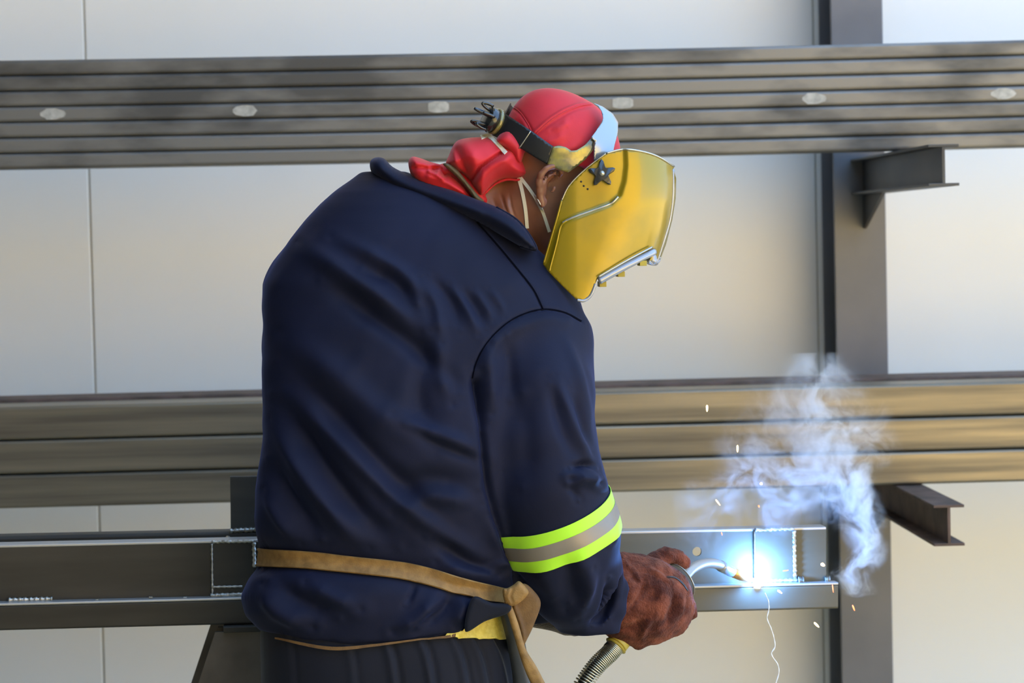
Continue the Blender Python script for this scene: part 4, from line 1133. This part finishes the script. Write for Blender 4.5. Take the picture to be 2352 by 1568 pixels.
# collar and spring cable guard
CP = smooth_path([(1432, 1460, .02), (1418, 1478, .008), (1400, 1500, .0), (1378, 1520, -.005), (1355, 1548, -.01), (1330, 1590, -.015), (1300, 1680, -.02)], 60)
CPv = [V(*p) for p in CP]
tube('cable_collar', CPv[3:12], .0195, M_brass, torch, 20)
tube('cable_collar', [CPv[11], CPv[12], CPv[13]], [.0165, .021, .0165], M_brass, torch, 20)
tube('cable', CPv[8:] + [V(1240, 1860, -.03), V(1200, 2200, .0), V(1260, 2600, .05)], .0105, M_black, torch, 14)
Pp = smooth_path([tuple(p) for p in CPv[12:]], 900); coils = 34; hel = []
T = np.gradient(Pp, axis=0); T /= np.linalg.norm(T, axis=1)[:, None]
for i in range(0, 900):
    t = Vector(T[i]); a = t.orthogonal() if i == 0 else (a - t * a.dot(t)); a.normalize(); b = t.cross(a)
    s = (i / 900) ** .85 * coils * 2 * math.pi; hel.append(Vector(Pp[i]) + (a * math.cos(s) + b * math.sin(s)) * .0155)
tube('spring_guard', hel, .0014, M_spring, torch, 6)

# ------------------------------------------------------------------ arc, sparks, falling filament
ap = V(1741, 1337, .325)
arc = empty('welding_arc', tuple(ap), 'blinding blue-white welding arc at the torch tip', 'welding arc')
bm = bmesh.new(); bmesh.ops.create_icosphere(bm, subdivisions=3, radius=.010)
for v in bm.verts: v.co *= 1 + .25 * math.sin(v.co.x * 900) * math.cos(v.co.z * 700)
bmesh.ops.translate(bm, verts=bm.verts, vec=ap); finish('arc_core', from_bm('arc_core', bm), M_arc, arc)
pl = bpy.data.lights.new('arc_light', 'POINT'); po = bpy.data.objects.new('arc_light', pl); COL.objects.link(po)
pl.energy = 6.5; pl.color = (.10, .33, 1.0); pl.shadow_soft_size = .012; po.location = ap + Vector((.004, -.020, .022))

def spark(px, py, y, dx, dy, r, mt, label):
    p = V(px, py, y); q = V(px + dx, py + dy, y)
    P = [p + (q - p) * t for t in (0, .15, .4, .7, 1)]
    o = tube('spark', P, [r * k_ for k_ in (.4, .9, 1, .85, .4)], mt, None, 8); tag(o, label, 'spark', 'flying sparks')
sp = [(1624, 930, .2, 0, 15, 2.6, 0, 'bright upright spark, highest one, in front of the lower channels'), (1694, 1022, .22, 0, 16, 2.3, 0, 'upright spark below and right of the highest one'), (1644, 1147, .2, 10, 13, 1.6, 0, 'slanting orange spark between sleeve band and smoke'),
      (1746, 1109, .25, 5, 3, 3.0, 0, 'small bright spark dot inside the smoke above the arc'), (1742, 1160, .25, 2, 5, 1.6, 1, 'tiny red spark just above the beam'), (1886, 1294, .25, 8, 5, 4.0, 0, 'round bright spark near the right end plate'),
      (1786, 1355, .22, 10, 7, 2.3, 0, 'slanting spark below the arc on the lower box'), (1870, 1429, .2, 11, 11, 2.6, 0, 'slanting bright spark below the right beam end'), (1958, 1389, .24, 5, 13, 1.8, 1, 'red spark over the grey post right of the beam'),
      (1912, 1342, .26, 2, 18, 1.2, 1, 'thin red spark line at the beam corner'), (1798, 1311, .26, 13, -2, 1.2, 1, 'flat red spark streak left of the welded edge'), (1822, 1255, .25, 4, 3, 1.5, 1, 'tiny red spark on the vertical weld'), (1657, 1222, .25, 2, 7, 1.0, 1, 'faint red spark at the top flange')]
for s_ in sp: spark(s_[0], s_[1], s_[2], s_[3], s_[4], s_[5] * PXM, M_sparkr if s_[6] else M_spark, s_[7])
FP = smooth_path([(1757, 1362), (1765, 1380), (1766, 1400), (1762, 1420), (1770, 1440), (1777, 1462), (1780, 1485), (1772, 1502), (1786, 1525), (1789, 1545), (1782, 1570), (1780, 1590)], 70)
tr = tube('spark_filament', [V(p[0], p[1], .22) for p in FP], [.0008 * (1 + .3 * math.sin(i * 1.3)) for i in range(70)], M_trail, None, 6)
tag(tr, 'thin wavy pale filament falling from the arc', 'filament')

# ------------------------------------------------------------------ smoke
def smoke():
    M = bpy.data.materials.new('weld_smoke'); M.use_nodes = True; nt = M.node_tree; N = nt.nodes; L = nt.links
    N.remove(N['Principled BSDF']); out = N['Material Output']
    vs = N.new('ShaderNodeVolumeScatter'); vs.inputs['Color'].default_value = (.95, .98, 1, 1); vs.inputs['Anisotropy'].default_value = .1
    L.new(vs.outputs[0], out.inputs['Volume'])
    geo = N.new('ShaderNodeNewGeometry')
    # warped coordinates
    nz0 = N.new('ShaderNodeTexNoise'); nz0.inputs['Scale'].default_value = 9; nz0.inputs['Detail'].default_value = 3; L.new(geo.outputs['Position'], nz0.inputs['Vector'])
    sub = N.new('ShaderNodeVectorMath'); sub.operation = 'SUBTRACT'; L.new(nz0.outputs['Color'], sub.inputs[0]); sub.inputs[1].default_value = (.5, .5, .5)
    scl = N.new('ShaderNodeVectorMath'); scl.operation = 'SCALE'; L.new(sub.outputs[0], scl.inputs[0]); scl.inputs['Scale'].default_value = .13
    wp = N.new('ShaderNodeVectorMath'); wp.operation = 'ADD'; L.new(geo.outputs['Position'], wp.inputs[0]); L.new(scl.outputs[0], wp.inputs[1])
    nz = N.new('ShaderNodeTexNoise'); nz.inputs['Scale'].default_value = 20; nz.inputs['Detail'].default_value = 6; nz.inputs['Roughness'].default_value = .62; nz.inputs['Distortion'].default_value = .8
    L.new(wp.outputs[0], nz.inputs['Vector'])
    blobs = [(1955, 1315, .040, 1.6), (1985, 1270, .040, 1.3), (1960, 1225, .045, 1.4), (1985, 1180, .05, 1.3), (1950, 1120, .06, 1.2), (1900, 1070, .09, .6), (1830, 1100, .08, .5), (1770, 1150, .06, .3),
             (1690, 1110, .05, .5), (1630, 1160, .06, .42), (1850, 970, .11, .35), (1885, 890, .07, .28), (1960, 1000, .07, .35), (1740, 1060, .07, .35)]
    cur = None
    for (px, py, r, a) in blobs:
        c = W(px, py, .36 + (px - 1741) * .0001)
        d = N.new('ShaderNodeVectorMath'); d.operation = 'DISTANCE'; L.new(wp.outputs[0], d.inputs[0]); d.inputs[1].default_value = tuple(c)
        mr = N.new('ShaderNodeMapRange'); mr.interpolation_type = 'SMOOTHSTEP'; mr.inputs[1].default_value = r * 1.35; mr.inputs[2].default_value = 0; mr.inputs[3].default_value = 0; mr.inputs[4].default_value = a
        L.new(d.outputs['Value'], mr.inputs[0])
        if cur is None: cur = mr
        else:
            ad = N.new('ShaderNodeMath'); ad.operation = 'ADD'; L.new(cur.outputs[0], ad.inputs[0]); L.new(mr.outputs[0], ad.inputs[1]); cur = ad
    th = N.new('ShaderNodeMapRange'); th.inputs[1].default_value = .45; th.inputs[2].default_value = .63; th.inputs[3].default_value = 0; th.inputs[4].default_value = 1; th.interpolation_type = 'SMOOTHSTEP'
    L.new(nz.outputs['Fac'], th.inputs[0])
    mu = N.new('ShaderNodeMath'); mu.operation = 'MULTIPLY'; L.new(cur.outputs[0], mu.inputs[0]); L.new(th.outputs[0], mu.inputs[1])
    mu2 = N.new('ShaderNodeMath'); mu2.operation = 'MULTIPLY'; L.new(mu.outputs[0], mu2.inputs[0]); mu2.inputs[1].default_value = 30.0
    L.new(mu2.outputs[0], vs.inputs['Density'])
    M.cycles.volume_step_rate = .6
    lo = W(1540, 1365, .45); hi = W(2080, 800, .45)
    bm = bmesh.new(); box_bm(bm, (lo[0], .30, lo[2]), (hi[0], .46, hi[2]), .03, 3)
    o = finish('weld_smoke', from_bm('weld_smoke', bm), M, None, label='wispy bluish white welding smoke drifting up beside the arc', cat='smoke', kind='stuff')
smoke()
# thin fume sphere added round the arc to give it a halo
Mf = bpy.data.materials.new('arc_fume'); Mf.use_nodes = True; nt = Mf.node_tree; nt.nodes.remove(nt.nodes['Principled BSDF'])
vs = nt.nodes.new('ShaderNodeVolumeScatter'); vs.inputs['Color'].default_value = (.7, .85, 1, 1); nt.links.new(vs.outputs[0], nt.nodes['Material Output'].inputs['Volume'])
geo = nt.nodes.new('ShaderNodeNewGeometry'); d = nt.nodes.new('ShaderNodeVectorMath'); d.operation = 'DISTANCE'; nt.links.new(geo.outputs['Position'], d.inputs[0]); d.inputs[1].default_value = tuple(ap)
mr = nt.nodes.new('ShaderNodeMapRange'); mr.interpolation_type = 'SMOOTHSTEP'; mr.inputs[1].default_value = .095; mr.inputs[2].default_value = 0; mr.inputs[3].default_value = 0; mr.inputs[4].default_value = .10
nt.links.new(d.outputs['Value'], mr.inputs[0]); nt.links.new(mr.outputs[0], vs.inputs['Density'])
bm = bmesh.new(); bmesh.ops.create_icosphere(bm, subdivisions=3, radius=.1)
bmesh.ops.translate(bm, verts=bm.verts, vec=ap); fo = finish('halo_fume', from_bm('halo_fume', bm), Mf, arc); fo['kind'] = 'stuff'
